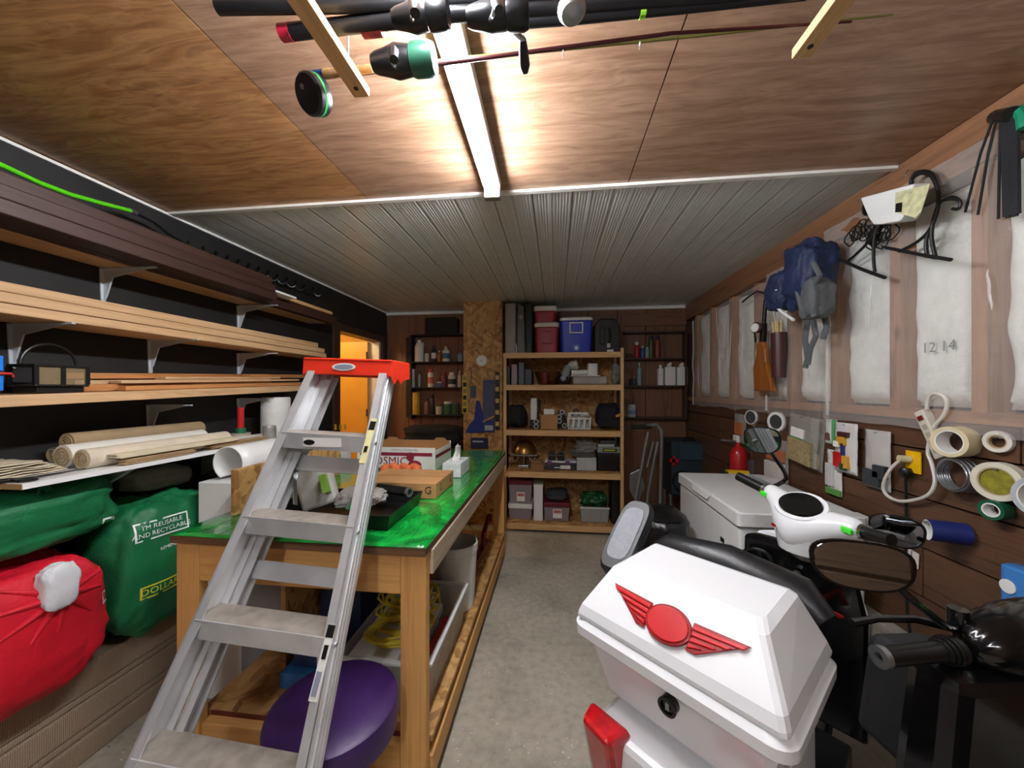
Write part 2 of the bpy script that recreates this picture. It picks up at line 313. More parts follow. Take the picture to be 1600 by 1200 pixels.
for y,z,tx in ((1.56,1.56,'12 14'),(1.25,1.95,'12'),(2.62,1.55,'12 14')): text(tx,.055,(XR+.018,y,z),(0,-1,0),(0,0,1),ink,wr,'stamp')
sheet=plastic_sheet('clear_plastic',.27,'e0dad4',.1)
for y0,y1,z0,z1 in ((.3,2.10,1.25,2.22),(2.06,2.62,1.24,2.16),(2.60,3.94,1.25,2.12)):
    def fn(u,v,y0=y0,y1=y1,z0=z0,z1=z1):
        y=y0+(y1-y0)*u; z=z0+(z1-z0)*v+.02*nz((y*5,0,0),1)*(1-v); return V((XR-.014-.010*nz((y*4,z*14,1),1)-.013*abs(nz((y*20+z*3,z*2.5,5),1)),y,z))
    MB().grid(fn,130,50).build('plastic_sheet',sheet,wr,smooth=60)
fold=plastic_sheet('plastic_fold',.45,'e8e0d8',.12)
for y,z0,z1 in ((2.07,1.27,2.12),(2.62,1.26,1.9),(3.93,1.25,2.1)):
    MB().tube([(XR-.022-.006*nz((0,z*7,2),1),y+.012*nz((1,z*5,y),1),z) for z in [z0+(z1-z0)*k/24 for k in range(25)]],.007,6,flat=.5).build('plastic_fold',fold,wr,smooth=True)
for k in range(16):
    y=random.uniform(.9,3.8); z=random.uniform(1.45,2.0); L=random.uniform(.12,.4); sl=random.uniform(-.25,.25)
    MB().tube([(XR-.034-.004*nz((0,q,k),3),y+sl*L*q/8+.006*nz((k,q,0),.7),z-L/2+L*q/8) for q in range(9)],[.001,.003,.004,.004,.004,.004,.004,.003,.001],5,flat=.5).build('plastic_fold',fold,wr,smooth=True)
MB().box(XR-.004,XR+.001,2.80,2.835,1.10,1.17).build('outlet',mat('old_outlet','a89878',.5),wr)
# ---- closed garage door behind the camera
wf=struct(MB().box(XL-.1,XR+.1,YF-.1,YF,0,ZC+.1),'wall_front',wood('garage_wall','8a6a4e','664a34','Z',.7))
for k in range(4): MB().box(XL+.25,XR-.15,YF+.002,YF+.03,.03+.5*k,.5+.5*k).build('door_panel',wood('garage_door_wood','94755a','705640','X',.6),wf,bevel=.01)
# ---- tube lamps
def tube_lamp(A,B,label):
    d=(B-A).normalized(); tl=thing('tube_lamp',label,'lamp',A)
    MB().bar(A+V((0,0,.04)),B+V((0,0,.04)),.075,.045).build('housing',mat('lamp_housing','b9b6b2',.4),tl,bevel=.006)
    MB().cyl(A+d*.03,B-d*.03,.019,n=16).build('tube',mat('tube_glow','f6f9ff',.5,emit=TUBE),tl,smooth=True)
    for q in (A,B): MB().bar(q-d*.012+V((0,0,.012)),q+d*.03+V((0,0,.012)),.07,.07).build('end_cap',mat('cap_grey','7d7977',.5),tl,bevel=.006)
A=P(770,305,Z=ZC-.065); B=P(684,10,Z=ZC-.065); d=(B-A).normalized()
tube_lamp(A,A+d*1.22,'long glowing fluorescent tube lamp between the rod rack arms')
A2=A+d*2.3; tube_lamp(A2,A2+d*1.22,'unseen second tube lamp added behind the camera to brighten the room')  # out of view, added only for extra light in the room
# ================= shelves on the left wall
XW=XL
def bracket(px,py,lab,L=.27,m=M_whitebr,zf=None):
    q=P(px,py,X=XW); y,z=q.y,q.z
    if zf: z=zf
    zb=z-.165
    t=thing('shelf_bracket','steel shelf bracket '+lab,'bracket',(XW,y,zb),0,'steel brackets on the black wall')
    MB().prism([(XW+.003,y-.014,z),(XW+.003,y+.014,z),(XW+L,y+.006,z),(XW+L,y-.006,z)],(0,0,-.006)).build('arm',m,t)
    MB().prism([(XW+.001,y-.014,z),(XW+.001,y+.014,z),(XW+.001,y+.008,zb),(XW+.001,y-.008,zb)],(.005,0,0)).build('leg',m,t)
    MB().prism([(XW+.005,y,z-.004),(XW+L*.9,y,z-.004),(XW+.05,y,z-.04),(XW+.018,y,zb+.04),(XW+.005,y,zb+.02)],(0,.006,0)).build('web',m,t)
    return q
qA=bracket(160,420,'under the thick middle of the brown boards'); bracket(372,478,'under the far end of the brown boards'); zA=qA.z
qB=bracket(234,531,'in the middle of the pale lumber stack'); bracket(372,552,'near the far end of the pale lumber stack'); zB=qB.z-.004
q=P(40,500,X=XW); bracket(18,498,'above the blue work light and lantern',zf=zB)
for px,py,lb in ((232,632,'above the tan fabric roll'),(372,622,'behind the red caulk tube')): bracket(px,py,lb+' under the pine shelf',.24)
# dark brown boards and pale boards on the top brackets
def board(y0,y1,x0,x1,z0,z1,name,m,label,cat='board',group=None,tilt=0):
    mb=MB().box(x0,x1,y0,y1,z0,z1)
    if tilt:
        for v in mb.v: v.z+=(v.y-y0)*tilt
    return mb.solo(name,m,label,cat,group,bevel=.003)
ya=qA.y-1.2; g='boards stored on the top brackets'
board(ya,2.80,XW+.006,XW+.15,zA+.001,zA+.035,'pine_board',M_pine('Y'),'pale pine board nearest the black wall on the top brackets',group=g)
board(ya,2.86,XW+.16,XW+.21,zA+.001,zA+.06,'brown_board',M_brown,'longest dark brown board beneath the stacked brown boards',group=g)
board(ya,2.06,XW+.215,XW+.325,zA+.001,zA+.048,'brown_board',M_brown,'dark brown board at the bottom of the brown stack',group=g)
board(ya,2.06,XW+.205,XW+.315,zA+.052,zA+.096,'brown_board',M_brown,'dark brown board in the middle of the brown stack',group=g)
board(ya,2.05,XW+.16,XW+.30,zA+.099,zA+.14,'brown_board',M_brown,'dark brown board on top of the brown stack under the green hose',group=g)
board(2.07,2.77,XW+.17,XW+.23,zA+.062,zA+.085,'pine_batten',M_pineL('Y'),'short pale batten past the end of the brown stack',group=g)
MB().box(XW+.235,XW+.30,2.075,2.26,zA+.062,zA+.074).solo('paint_stick',M_paper,'small white stick lying at the end of the brown boards','stick')
# light lumber on the second brackets
g='pale lumber on the second brackets'
for k,(x0,x1,y1,z0,z1,lb) in enumerate(((.02,.25,2.66,0,.034,'bottom'),(.02,.255,2.63,.035,.069,'middle'),(.0,.25,2.56,.070,.103,'top'))):
    board(.5,y1,XW+x0+.004,XW+x1,zB+.001+z0,zB+z1,'lumber_board',M_pine('Y'),lb+' pale board of the thick lumber stack',group=g)
# third shelf and offcuts
a0=P(0,627,X=-1.73); a1=P(476,606,X=-1.73); tl3=(a1.z-a0.z)/(a1.y-a0.y)
zS=lambda y:a0.z-.02+(y-a0.y)*tl3
b3=MB().box(XW+.005,-1.73,a0.y-.3,a1.y,0,.038)
for v in b3.v: v.z+=zS(v.y)
b3.solo('shelf_board',M_pine('Y'),'long pine shelf board carrying thin wood offcuts and a lantern','shelf',bevel=.003)
zt=lambda y:zS(y)+.039
g='thin wood offcuts on the pine shelf'
for k,(px0,px1,x0,x1,h0,h1,lb) in enumerate(((98,475,-1.99,-1.95,.05,.075,'reddish offcut strip leaning at the wall'),(100,413,-1.95,-1.85,.001,.045,'thick orange offcut at the back'),(118,300,-1.84,-1.80,.001,.028,'short offcut with a dark notch'),(180,462,-1.84,-1.78,.03,.042,'longest thin offcut strip'),(190,475,-1.78,-1.74,.001,.02,'front offcut strip along the shelf edge'),(250,432,-1.92,-1.86,.046,.058,'narrow offcut on the thick one'),(385,416,-1.93,-1.87,.059,.075,'small offcut block on the pile'))):
    y0=P(px0,600,X=(x0+x1)/2).y; y1=P(px1,600,X=(x0+x1)/2).y; mb=MB().box(x0,x1,y0,y1,h0,h1)
    for v in mb.v: v.z+=zt(v.y)
    mb.solo('wood_offcut',M_pine('Y') if k%2 else wood('cedar','c98a52','a3632f','Y'),lb+' on the pine shelf','offcut',g,bevel=.002)
# blue tool at the frame edge and black lantern
y=P(0,600,X=-1.80).y
t=thing('work_light','bright blue and black plastic work light on the pine shelf','work light',(-1.80,y-.02,zt(y)))
z=zt(y); rbox(MB(),-1.87,-1.77,y-.10,y-.005,z+.002,z+.125,.02).build('body',M_blackpl,t,smooth=True)
for dz in (.012,.075): MB().box(-1.769,-1.762,y-.09,y-.012,z+dz,z+dz+.05).build('blue_panel',mat('blue_plastic','1e7be0',.35),t,bevel=.01)
MB().tube([(-1.76,y-.10,z+.066),(-1.755,y,z+.068),(-1.755,y+.004,z+.058)],.004).build('red_cord',M_red,t)
y=P(66,600,X=-1.82).y+.03; z=zt(y); t=thing('lantern','small black metal lantern with glass panes and arched handle','lantern',(-1.82,y,z))
MB().box(-1.87,-1.77,y-.075,y+.055,z+.001,z+.022).box(-1.88,-1.76,y-.085,y+.065,z+.022,z+.03).box(-1.88,-1.76,y-.085,y+.065,z+.09,z+.10).build('frame',M_blackpl,t,bevel=.003)
for i in(-.08,-.01,.06):
    for x in(-1.875,-1.765): MB().box(x-.005,x+.005,y+i-.006,y+i+.006,z+.03,z+.09).build('post',M_blackpl,t)
for i in(-.045,.025): MB().box(-1.767,-1.764,y+i-.03,y+i+.03,z+.03,z+.09).build('pane',mat('amber_glass','a08c6a',.1,alpha=.45),t)
MB().tube([(-1.82,y-.085+.075*(1-math.cos(a)),z+.10+.075*math.sin(a)) for a in [math.pi*k/14 for k in range(15)]],.005).build('handle',M_blackpl,t,smooth=True)
# white shelf with rolls
e0=P(35,744,X=-1.60); e1=P(455,688,X=-1.60); zD=(e0.z+e1.z)/2; y0,y1=e0.y,e1.y+.05
t=thing('melamine_shelf','white melamine shelf board carrying fabric rolls and papers','shelf',(XW,y0,zD-.018))
MB().box(XW+.005,-1.60,y0,y1,zD-.018,zD-.001).build('board',M_white,t); MB().box(XW+.005,-1.60,y0-.002,y0,zD-.018,zD-.001).build('raw_edge',cardboard('chipboard','b08a5e'),t)
for yy in (y0+.36,y1-.25): MB().prism([(XW+.004,yy,zD-.019),(XW+.34,yy,zD-.019),(XW+.004,yy,zD-.2)],(0,.02,0)).build('bracket',M_whitebr,t)
canv=mat('canvas_roll','cfc3ad',.9,var=.08,bump=.3); canv2=mat('white_roll','dcd8cd',.9,var=.05,bump=.2); tan=mat('tan_roll','9d8766',.9,var=.1)
def roll(px0,py0,px1,py1,r,x,m,label,dz=0):
    a=P(px0,py0,X=x); b=P(px1,py1,X=x); a.z=b.z=zD+r+dz; dd=(b-a).normalized()
    t=thing('fabric_roll',label,'fabric roll',(a.x,a.y,zD+dz),0,'fabric rolls on the white shelf')
    MB().cyl(a,b,r,n=28).build('roll',m,t,smooth=True)
    for k,rr in enumerate((.8,.5,.22)): MB().ring(a-dd*.001*(k+1),-dd,r*rr,r*rr*.82,.003).build('spiral',mat('roll_edge','b39b72',.9),t)
roll(128,712,352,660,.036,-1.68,canv,'cream canvas roll nearest the shelf edge')
roll(98,705,315,655,.042,-1.775,canv2,'thick white fabric roll lying between cream and tan rolls')
roll(104,672,312,650,.036,-1.87,tan,'tan brown roll raised at the back of the white shelf',.045)
roll(82,700,250,680,.03,-1.95,mat('olive_roll','6d6a58',.9),'dull green roll against the black wall')
for k,(px0,py0,px1,py1,x,w_,dz,m,lb) in enumerate(((185,735,305,690,-1.616,.034,.002,cardboard('kraft_sheet','b99b72'),'brown paper sheet bundle under the rolls'),(175,730,372,690,-1.617,.034,.026,mat('cream_card','d8ccae',.8),'cream card bundle at the shelf edge'),(362,690,440,680,-1.72,.10,.002,M_paper,'white foam board strips stacked beyond the rolls'),(320,690,415,690,-1.64,.05,.004,cardboard('kraft_sheet'),'short brown batten on the white shelf'))):
    ya_,yb_=P(px0,py0,X=x).y,P(px1,py1,X=x).y; mb=MB()
    for j in range(5): o_=.008*j; mb.box(x-w_/2+random.uniform(-.01,.01),x+w_/2+random.uniform(-.006,.006),ya_+random.uniform(0,.03),yb_-random.uniform(0,.04),zD+dz+.004*j,zD+dz+.004*j+.0035)
    mb.solo('sheet_bundle',m,lb,'paper bundle')
# folded cloth and scissors on the near end
t=MB(); ya_,yb_=y0-.02,P(95,720,X=-1.75).y
for k in range(6):
    t.grid(lambda u,v,k=k:V((-1.96+.24*u+.012*nz((v*3,k,0),2),ya_-.12+(yb_-ya_+.12)*v*(1-.04*k),zD+.004+.008*k+.006*nz((u*5,v*5,k),1)+(.008 if .2<u<.3 else 0))),14,14)
t.solo('folded_canvas',mat('folded_canvas','c9bda3',.9,bump=.4),'folded cream canvas cloth piled at the near end of the white shelf','cloth',solid=.004,smooth=60)
y=P(60,738,X=-1.66).y; t=thing('scissors','black handled scissors lying on the white shelf edge','scissors',(-1.66,y,zD))
for s in(-1,1):
    MB().ring((-1.66+s*.022,y+s*.01-.05,zD+.001),(0,0,1),.024,.015,.008,18).build('handle',M_blackpl,t); MB().prism([(-1.66+s*.012,y-.03,zD+.003),(-1.66+s*.02,y-.03,zD+.003),(-1.66-s*.004,y+.12,zD+.003)],(0,0,.003)).build('blade',M_blackpl,t)
# white spool, tins, red handled tool at the far end
def spool(px,py0,py1,r,x,name,m,label,cat):
    b=P(px,py1,X=x); h=(py1-py0)*(b-C0).dot(FW)/F; mb=MB().lathe((b.x,b.y,zD),[(r*.97,0),(r,.01),(r,h*.5),(r*.99,h-.01),(r*.93,h)],32); return mb.solo(name,m,label,cat,smooth=True)
spool(431,634,690,.085,-1.83,'foam_roll',mat('foam_white','e4e4e0',.55,var=.05,bump=.6,bscale=15,alpha=1),'large white foam wrap roll standing under the pine shelf','foam roll')
spool(421,663,684,.034,-1.645,'tin_can',mat('silver_tin','b8b8b4',.3,.6,var=.25,nscale=30),'small silver tin beside the white foam roll','tin')
b=P(376,672,X=-1.84); t=thing('caulk_tube','red tube standing on a green based tape stack','tube',(b.x,b.y,zD)); MB().cyl((b.x,b.y,zD),(b.x,b.y,zD+.03),.05,n=28).build('tape',mat('beige_tape','b5aa90',.6),t,smooth=True); MB().cyl((b.x,b.y,zD+.03),(b.x,b.y,zD+.06),.026,n=24).build('base',mat('green_plastic','0f6b45',.5),t,smooth=True); MB().cyl((b.x,b.y,zD+.06),(b.x,b.y,zD+.18),.017).build('body',M_red,t,smooth=True)
# green hose and black coiled hose along the top
t=thing('air_hose','bright green air hose running above the brown boards','hose',P(0,258,X=-1.72))
hp=[P(px,py,X=-1.72-.0009*px) for px,py in((-120,215),(-50,238),(0,257),(60,285),(110,304),(160,318),(203,329))]
MB().tube(hp,.0085,10).build('hose',mat('lime_hose','5fd81e',.35),t,smooth=True); MB().cyl(hp[-1],P(212,333,X=-1.915),.011).build('fitting',M_steel,t)
c=[P(212,333,X=-1.915),P(240,347,X=-1.93),P(262,365,X=-1.95)]
for k in range(13*14):
    f=k/(13*14); q=P(285+215*f**.8,382+76*f**.8,X=-1.955); a=2*math.pi*k/14; c.append(q+V((.022*math.cos(a),0,.03*math.sin(a))))
MB().tube(c,.006,6).solo('coiled_hose',M_blackpl,'black coiled air hose hanging along the black wall under the ceiling','hose',smooth=True)
# ================= cardboard stack and bags on the left
k=NT('corrugated'); mp=k.mapping((1,1,1)); wv=k.n('TexWave',Scale=55,Distortion=4,Detail=2); wv.bands_direction='Y'; k.l(mp.outputs[0],wv.inputs['Vector'])
r=k.ramp(wv.outputs[0],[(.2,hx('988470')),(.7,hx('ab9780'))]); k.l(r.outputs[0],k.b.inputs['Base Color']); k.setp(Roughness=.9); k.bump(wv.outputs[0],.3,.004); cb=k.m; yA,yB_=.62,2.05
g='layers of the flattened cardboard pile'
zk=[0,.09,.12,.22,.25,.36]
for k in range(5):
    MB().box(XL+.012,-1.76+random.uniform(-.012,.006),yA+random.uniform(0,.02),yB_,zk[k]+.001,zk[k+1]-.001).solo('cardboard_bundle',cb,['lowest thick','second thin','third thick','fourth thin','topmost'][k]+' bundle of flattened cardboard under the shopping bags','cardboard',g,bevel=.006)
def bag(name,m,label,c,sx,sy_,sz,seed,cat='bag',pw=.55,parent=None,wr=.06):
    c=V(c); mb=MB()
    def fn(u,v):
        th=2*math.pi*u; ph=math.pi*(v-.5); e=lambda x:math.copysign(abs(x)**pw,x)
        d=V((e(math.cos(ph))*e(math.cos(th)),e(math.cos(ph))*e(math.sin(th)),e(math.sin(ph)))); k=1+wr*1.3*nz(d*1.6,1,seed)+wr*.8*abs(nz((d.x*2+d.z,d.y*5,d.z*3),1,seed+3))-wr*.35*abs(nz(d*6,1,seed+6))
        return c+V((d.x*sx,d.y*sy_,d.z*sz))*k
    mb.grid(fn,72,48,cu=True); return mb
gm=mat('green_bag','0a6a3c',.55,var=.12,bump=.15,bscale=90); rm=mat('red_bag','d5152c',.55,var=.08,bump=.15,bscale=90)
wp=mat('white_print','eef2ee',.6); ylw=mat('yellow_print','d8d43a',.6)
def print_bag(t,on,org,w,h,lines,size,m=wp,nd=(1,-.25,.15)):
    n_=V(nd).normalized(); xd=V((0,0,1)).cross(n_).normalized(); yd=n_.cross(xd)
    fr=frame(w,h,.006); decal(fr[0],fr[1],org,xd,yd,m,t,'print_frame',on,.004); 
    for k,l in enumerate(lines): text(l,size,V(org)+yd*(size*.55*(len(lines)-1)-k*size*1.1),xd,yd,m,t,'lettering',on,.004)
zs0=.37
mb=bag('green_bag',gm,'',(-1.80,1.44,zs0+.285),.15,.20,.275,11,wr=.10)
t=thing('shopping_bag','full green reusable shopping bag with framed slogan beside the workbench leg','bag',(-1.80,1.44,zs0),0,'green reusable shopping bags'); mb.build('bag',gm,t,smooth=60); on=bvh(mb)
print_bag(t,on,P(268,822,X=-1.60),.20,.075,["I'M REUSABLE","AND RECYCLABLE"],.026)
text('REMEMBER ME',.018,P(285,852,X=-1.60),(.25,1,0),(0,0,1),wp,t,'lettering',on,.004)
print_bag(t,on,P(263,917,X=-1.60),.14,.05,['DOLLAR'],.036,ylw)
mb=bag('green_bag2',gm,'',(-1.82,.99,zs0+.595),.15,.26,.105,23,wr=.14)
t=thing('shopping_bag','green reusable shopping bag lying across the top of the red bag','bag',(-1.82,1.00,zs0+.48),0,'green reusable shopping bags'); mb.build('bag',gm,t,smooth=60); on=bvh(mb)
print_bag(t,on,P(190,818,X=-1.64),.07,.06,["I'M","AND"],.024)
MB().tube([P(px,py,X=-1.70) for px,py in((60,776),(62,764),(72,762),(84,774))],.012,6,flat=.4).build('handle',gm,t,smooth=True)
mb=bag('red_bag',rm,'',(-1.79,.965,zs0+.235),.16,.245,.225,31,wr=.10)
t=thing('shopping_bag','bright red reusable shopping bag tied shut over white stuffing','bag',(-1.79,.965,zs0)); mb.build('bag',rm,t,smooth=60); on=bvh(mb)
q=P(105,930,X=-1.60)
bag('w',None,'',(q.x-.02,q.y-.01,q.z+.035),.03,.045,.07,5,wr=.1).build('white_stuffing',mat('white_pillow','d8dade',.8),t,smooth=60)
kc=on.ray_cast(q+V((.5,-.1,0)),V((-1,.2,0)))[0] or q
for k,(a_,ln) in enumerate(((12,.13),(-15,.12),(-50,.14),(150,.15),(175,.17),(205,.16),(235,.14),(265,.12),(50,.10))):
    pp=[]
    for s_ in range(9):
        p=kc+V((0,math.cos(R(a_)),math.sin(R(a_))))*ln*s_/8; h=on.ray_cast(p+V((.3,0,0)),V((-1,0,0))); 
        if h[0] is not None: pp.append(h[0])
    if len(pp)>3: MB().tube(pp,[.013*(1-i/len(pp))+.002 for i in range(len(pp))],8).build('pleat',rm,t,smooth=True)
MB().lathe(kc-V((.012,0,0)),[(.022,0),(.026,.012),(.018,.026),(.004,.032)],14,ax=(1,-.2,.1)).build('knot',rm,t,smooth=True)
v,f=frame(.035,.045,.006); decal(v,f,P(180,935,X=-1.62),(.25,1,0),(0,0,1),wp,t,'print_frame',on,.004)
bag('clear',None,'',(-1.86,1.52,zs0+.62),.08,.12,.045,8,wr=.15).solo('clear_bag',plastic_sheet('clear_bag_film',.35),'crumpled clear plastic bag on top of the green bag','plastic bag',smooth=60)
# white cabinet, curled white sheet
MB().box(-1.615,-1.40,1.50,2.4,0,.98).solo('white_cabinet',M_white,'plain white cabinet behind the green bag and bench end','cabinet',bevel=.004)
q=P(370,748,X=-1.50); mb=MB(); mb.grid(lambda u,v:V((-1.505+.075*math.cos(R(-60+300*u)),1.54+.34*v,1.06+.075*math.sin(R(-60+300*u)))),24,6)
mb.solo('curled_sheet',M_white,'curled sheet of white vinyl lying on the white cabinet','vinyl sheet',solid=.006,smooth=60)
# ================= workbench
M_bench=lambda ax:wood('bench_pine_'+ax,'e2ad66','c98d4a',ax)
ZT=.88; bx0,bx1,by0,by1=-1.375,-.425,1.17,3.12
M_osbXY,M_osbXZ,M_osbYZ=osb('osb_flat','XY'),osb('osb_front','XZ'),osb('osb_side','YZ')
t=thing('workbench','wooden workbench with green plastic covered top and lower shelf','workbench',((bx0+bx1)/2,(by0+by1)/2,0))
MB().box(bx0,bx1,by0,by1,ZT-.03,ZT-.002).build('tabletop',wood('worn_edge','7d5a3c','4a3020','X'),t,bevel=.003)
k=NT('green_film'); mp=k.mapping((1,1,1)); n1=k.noise(mp,5,5,2.0); r=k.ramp(n1.outputs[0],[(.3,hx('0a5a22')),(.55,hx('119a3a')),(.75,hx('1fc04a'))]); k.l(r.outputs[0],k.b.inputs['Base Color']); k.setp(Roughness=.16); k.b.inputs['Coat Weight'].default_value=.6
mp2=k.mapping((9,1.2,1),(0,0,.15)); k.bump(k.noise(mp2,2,4,1).outputs[0],.5,.02); gf=k.m
MB().grid(lambda u,v:V((bx0-.004+(bx1-bx0+.008)*u,by0-.004+(by1-by0+.008)*v,ZT+.0015*nz((u*6,v*22,0),1))),24,60).build('green_cover',gf,t,smooth=60,solid=.002)
for x0,x1 in((bx0+.005,bx0+.095),(bx1-.095,bx1-.005)):
    for y0,y1 in((by0+.02,by0+.058),(by1-.06,by1-.02)): MB().box(x0,x1,y0,y1,0,ZT-.032).build('leg',M_bench('Z'),t,bevel=.003)
MB().box(bx0+.096,bx1-.096,by0+.022,by0+.058,ZT-.17,ZT-.032).build('apron',M_bench('X'),t,bevel=.003); MB().box(bx0+.096,bx1-.096,by1-.058,by1-.022,ZT-.17,ZT-.032).build('apron',M_bench('X'),t,bevel=.003)
MB().box(bx0+.01,bx0+.045,by0+.06,by1-.06,ZT-.13,ZT-.032).build('apron',M_bench('Y'),t); MB().box(bx1-.03,bx1+.006,by0+.06,by1-.01,ZT-.115,ZT-.03).build('side_board',wood('pale_board','c9b69c','a8927a','Y'),t,bevel=.003)
MB().box(bx0+.05,bx1+.0,by0+.07,by1-.02,.18,.20).build('lower_shelf',M_osbXY,t)
MB().box(bx0+.096,bx1-.1,by0+.03,by0+.066,.10,.19).build('rail',M_bench('X'),t,bevel=.003); MB().box(bx1-.035,bx1+.005,by0+.06,by1-.06,.05,.14).build('rail',M_bench('Y'),t,bevel=.003)
MB().box(bx0+.096,bx1-.096,by0+.066,by0+.072,.185,.202).build('edge_strip',mat('red_brown','6a2c20',.6),t)
MB().box(-1.14,-1.12,by0+.25,by1-.1,.205,.74).build('divider',M_osbYZ,t)
# things under the bench
t=thing('model_kit_box','blue and white box of a ship model kit lying under the bench','box',(-1.0,1.45,.202)); MB().box(-1.10,-.83,1.36,1.56,.203,.265).build('box',mat('ship_blue','2d5f92',.4,var=.35,nscale=20),t,bevel=.002); MB().box(-.975,-.832,1.3585,1.3605,.205,.263).build('white_panel',M_paper,t)
text('R.M.S. TITANIC',.017,(-.905,1.3585,.245),(1,0,0),(0,0,1),mat('navy_print','1d2f55',.6),t,sx=.9); MB().box(-.852,-.836,1.3575,1.359,.245,.262).build('red_tag',M_red,t)
t=thing('model_kit_box','dark blue model kit box stacked on the ship kit box','box',(-1.0,1.47,.266)); MB().box(-1.07,-.86,1.40,1.56,.267,.315).build('box',mat('navy_box','1c2c50',.4,var=.4,nscale=16),t,bevel=.002); MB().box(-.965,-.865,1.3985,1.4005,.27,.312).build('white_panel',M_paper,t); MB().box(-.885,-.868,1.3975,1.399,.295,.31).build('red_tag',M_red,t)
MB().box(-1.10,-.90,1.62,2.05,.203,.50).solo('model_kit_box',mat('grey_navy','2a3350',.45,var=.4,nscale=8),'tall dark navy carton standing behind the kit boxes','box',bevel=.003)
t=thing('storage_tote','long clear plastic storage tote under the bench','tote',(-.64,1.58,.202)); film=plastic_sheet('tote_film',.45,'cfd2cf',.25)
def hollow(x0,x1,y0,y1,z0,z1,w_=.004,tp=.02):
    a=[V((x0+tp,y0+tp,z0)),V((x1-tp,y0+tp,z0)),V((x1-tp,y1-tp,z0)),V((x0+tp,y1-tp,z0))]; b=[V((x0,y0,z1)),V((x1,y0,z1)),V((x1,y1,z1)),V((x0,y1,z1))]
    i2=[V((x0+w_,y0+w_,z1)),V((x1-w_,y0+w_,z1)),V((x1-w_,y1-w_,z1)),V((x0+w_,y1-w_,z1))]; i1=[p+V((w_ if p.x<(x0+x1)/2 else -w_,w_ if p.y<(y0+y1)/2 else -w_,w_)) for p in a]
    return MB().loft([a,b,i2,i1])
hollow(-.82,-.455,1.29,1.86,.203,.40).build('tub',film,t); MB().bar((-.455,1.29,.40),(-.455,1.86,.40),.02,.012).bar((-.82,1.29,.40),(-.455,1.29,.40),.02,.012).bar((-.82,1.86,.40),(-.455,1.86,.40),.02,.012).build('rim',mat('tote_rim','dfe0dd',.35),t,bevel=.003)
for k,(z,dx) in enumerate(((.23,.0),(.285,.02),(.34,-.015))): MB().box(-.79+dx*.2,-.58+dx,1.32,1.80,z,z+.045).solo('foam_slab',M_white,['lowest','middle','upper'][k]+' white foam slab packed inside the clear tote','foam slab','white foam slabs in the tote',bevel=.008)
MB().box(-.545,-.492,1.40,1.75,.225,.30).solo('dark_bundle',M_red,'dark red bundle squeezed beside the foam in the tote','bundle',bevel=.01)
rp=[]
for k in range(260):
    a=k*.42; rad=.10+.035*math.sin(k*.37); rp.append(V((-.66+rad*math.cos(a)*1.1+.02*math.sin(k*.11),1.55+.16*math.sin(k*.045)+rad*.9*math.sin(a),.405+.03*abs(math.sin(k*.23))+.02*math.sin(k*.08))))
MB().tube(rp,.0055,6).solo('rope_coil',mat('yellow_rope','d9c53a',.6,bump=.4,bscale=200),'tangled yellow rope coiled over the clear tote','rope',smooth=True)
t=thing('plastic_bucket','white plastic bucket with wire handle under the bench','bucket',(-.56,2.02,.202)); MB().lathe((-.56,2.02,.203),[(.105,0),(.122,.30),(.127,.305),(.127,.345),(.122,.35),(.118,.35),(.10,.02)],36).build('pail',mat('bucket_white','dadbd5',.4),t,smooth=True)
MB().tube([(-.56-.125*math.cos(a),2.02+.05*math.sin(a),.52+.13*math.sin(a)) for a in [math.pi*k/16 for k in range(17)]],.003,6).build('wire_handle',M_steel,t)
t=thing('red_jack','dark red car jack leaning under the far end of the bench','jack',(-.53,2.5,.202)); MB().bar((-.55,2.25,.24),(-.52,2.75,.25),.05,.05).build('beam',mat('dark_red_metal','6e1414',.4,.3),t,bevel=.006); MB().tube([(-.52,2.6,.25),(-.50,2.55,.40),(-.49,2.7,.47)],.016).build('arm',mat('dark_red_metal','6e1414'),t,smooth=True); MB().cyl((-.50,2.73,.44),(-.47,2.73,.44),.03).build('knob',mat('dark_red_metal','6e1414'),t,smooth=True)
# ---- things on the bench
M_osb_s=M_osbYZ
MB().box(-1.325,-1.305,1.37,2.12,ZT+.003,ZT+.19).solo('osb_offcut',M_osb_s,'upright strand board offcut along the left bench edge','board',bevel=.002)
M_box=cardboard('brown_box','b98a58'); inkb=mat('dark_ink','3a2c20',.8); maroon=mat('maroon_print','8e1f3c',.6)
t=thing('apple_box','open white fruit carton with maroon stripe and apple print on the bench','box',(-1.03,2.48,ZT)); x0,x1,y0,y1,z1=-1.30,-.77,2.30,2.66,ZT+.145
for nm,q in(('panel',(x0,x1,y0,y0+.006,ZT+.003,z1)),('panel',(x0,x1,y1-.006,y1,ZT+.003,z1)),('panel',(x0,x0+.006,y0+.006,y1-.006,ZT+.003,z1-.02)),('panel',(x1-.006,x1,y0+.006,y1-.006,ZT+.003,z1-.02)),('bottom',(x0+.006,x1-.006,y0+.006,y1-.006,ZT+.003,ZT+.01))): MB().box(*q).build(nm,M_paper if nm=='panel' else M_box,t)
for q in((x0+.007,x1-.007,y1-.009,y1-.007,ZT+.01,z1),(x0+.0065,x0+.009,y0+.01,y1-.01,ZT+.01,z1-.02),(x0+.007,x1-.007,y0+.0065,y0+.0085,ZT+.01,z1)): MB().box(*q).build('inner_face',M_box,t)
for a in(x0+.03,x1-.13): MB().prism([(a,y1-.006,z1),(a+.02,y1-.006,z1+.02),(a+.08,y1-.006,z1+.02),(a+.10,y1-.006,z1)],(0,.006,0)).build('tab',M_box,t)
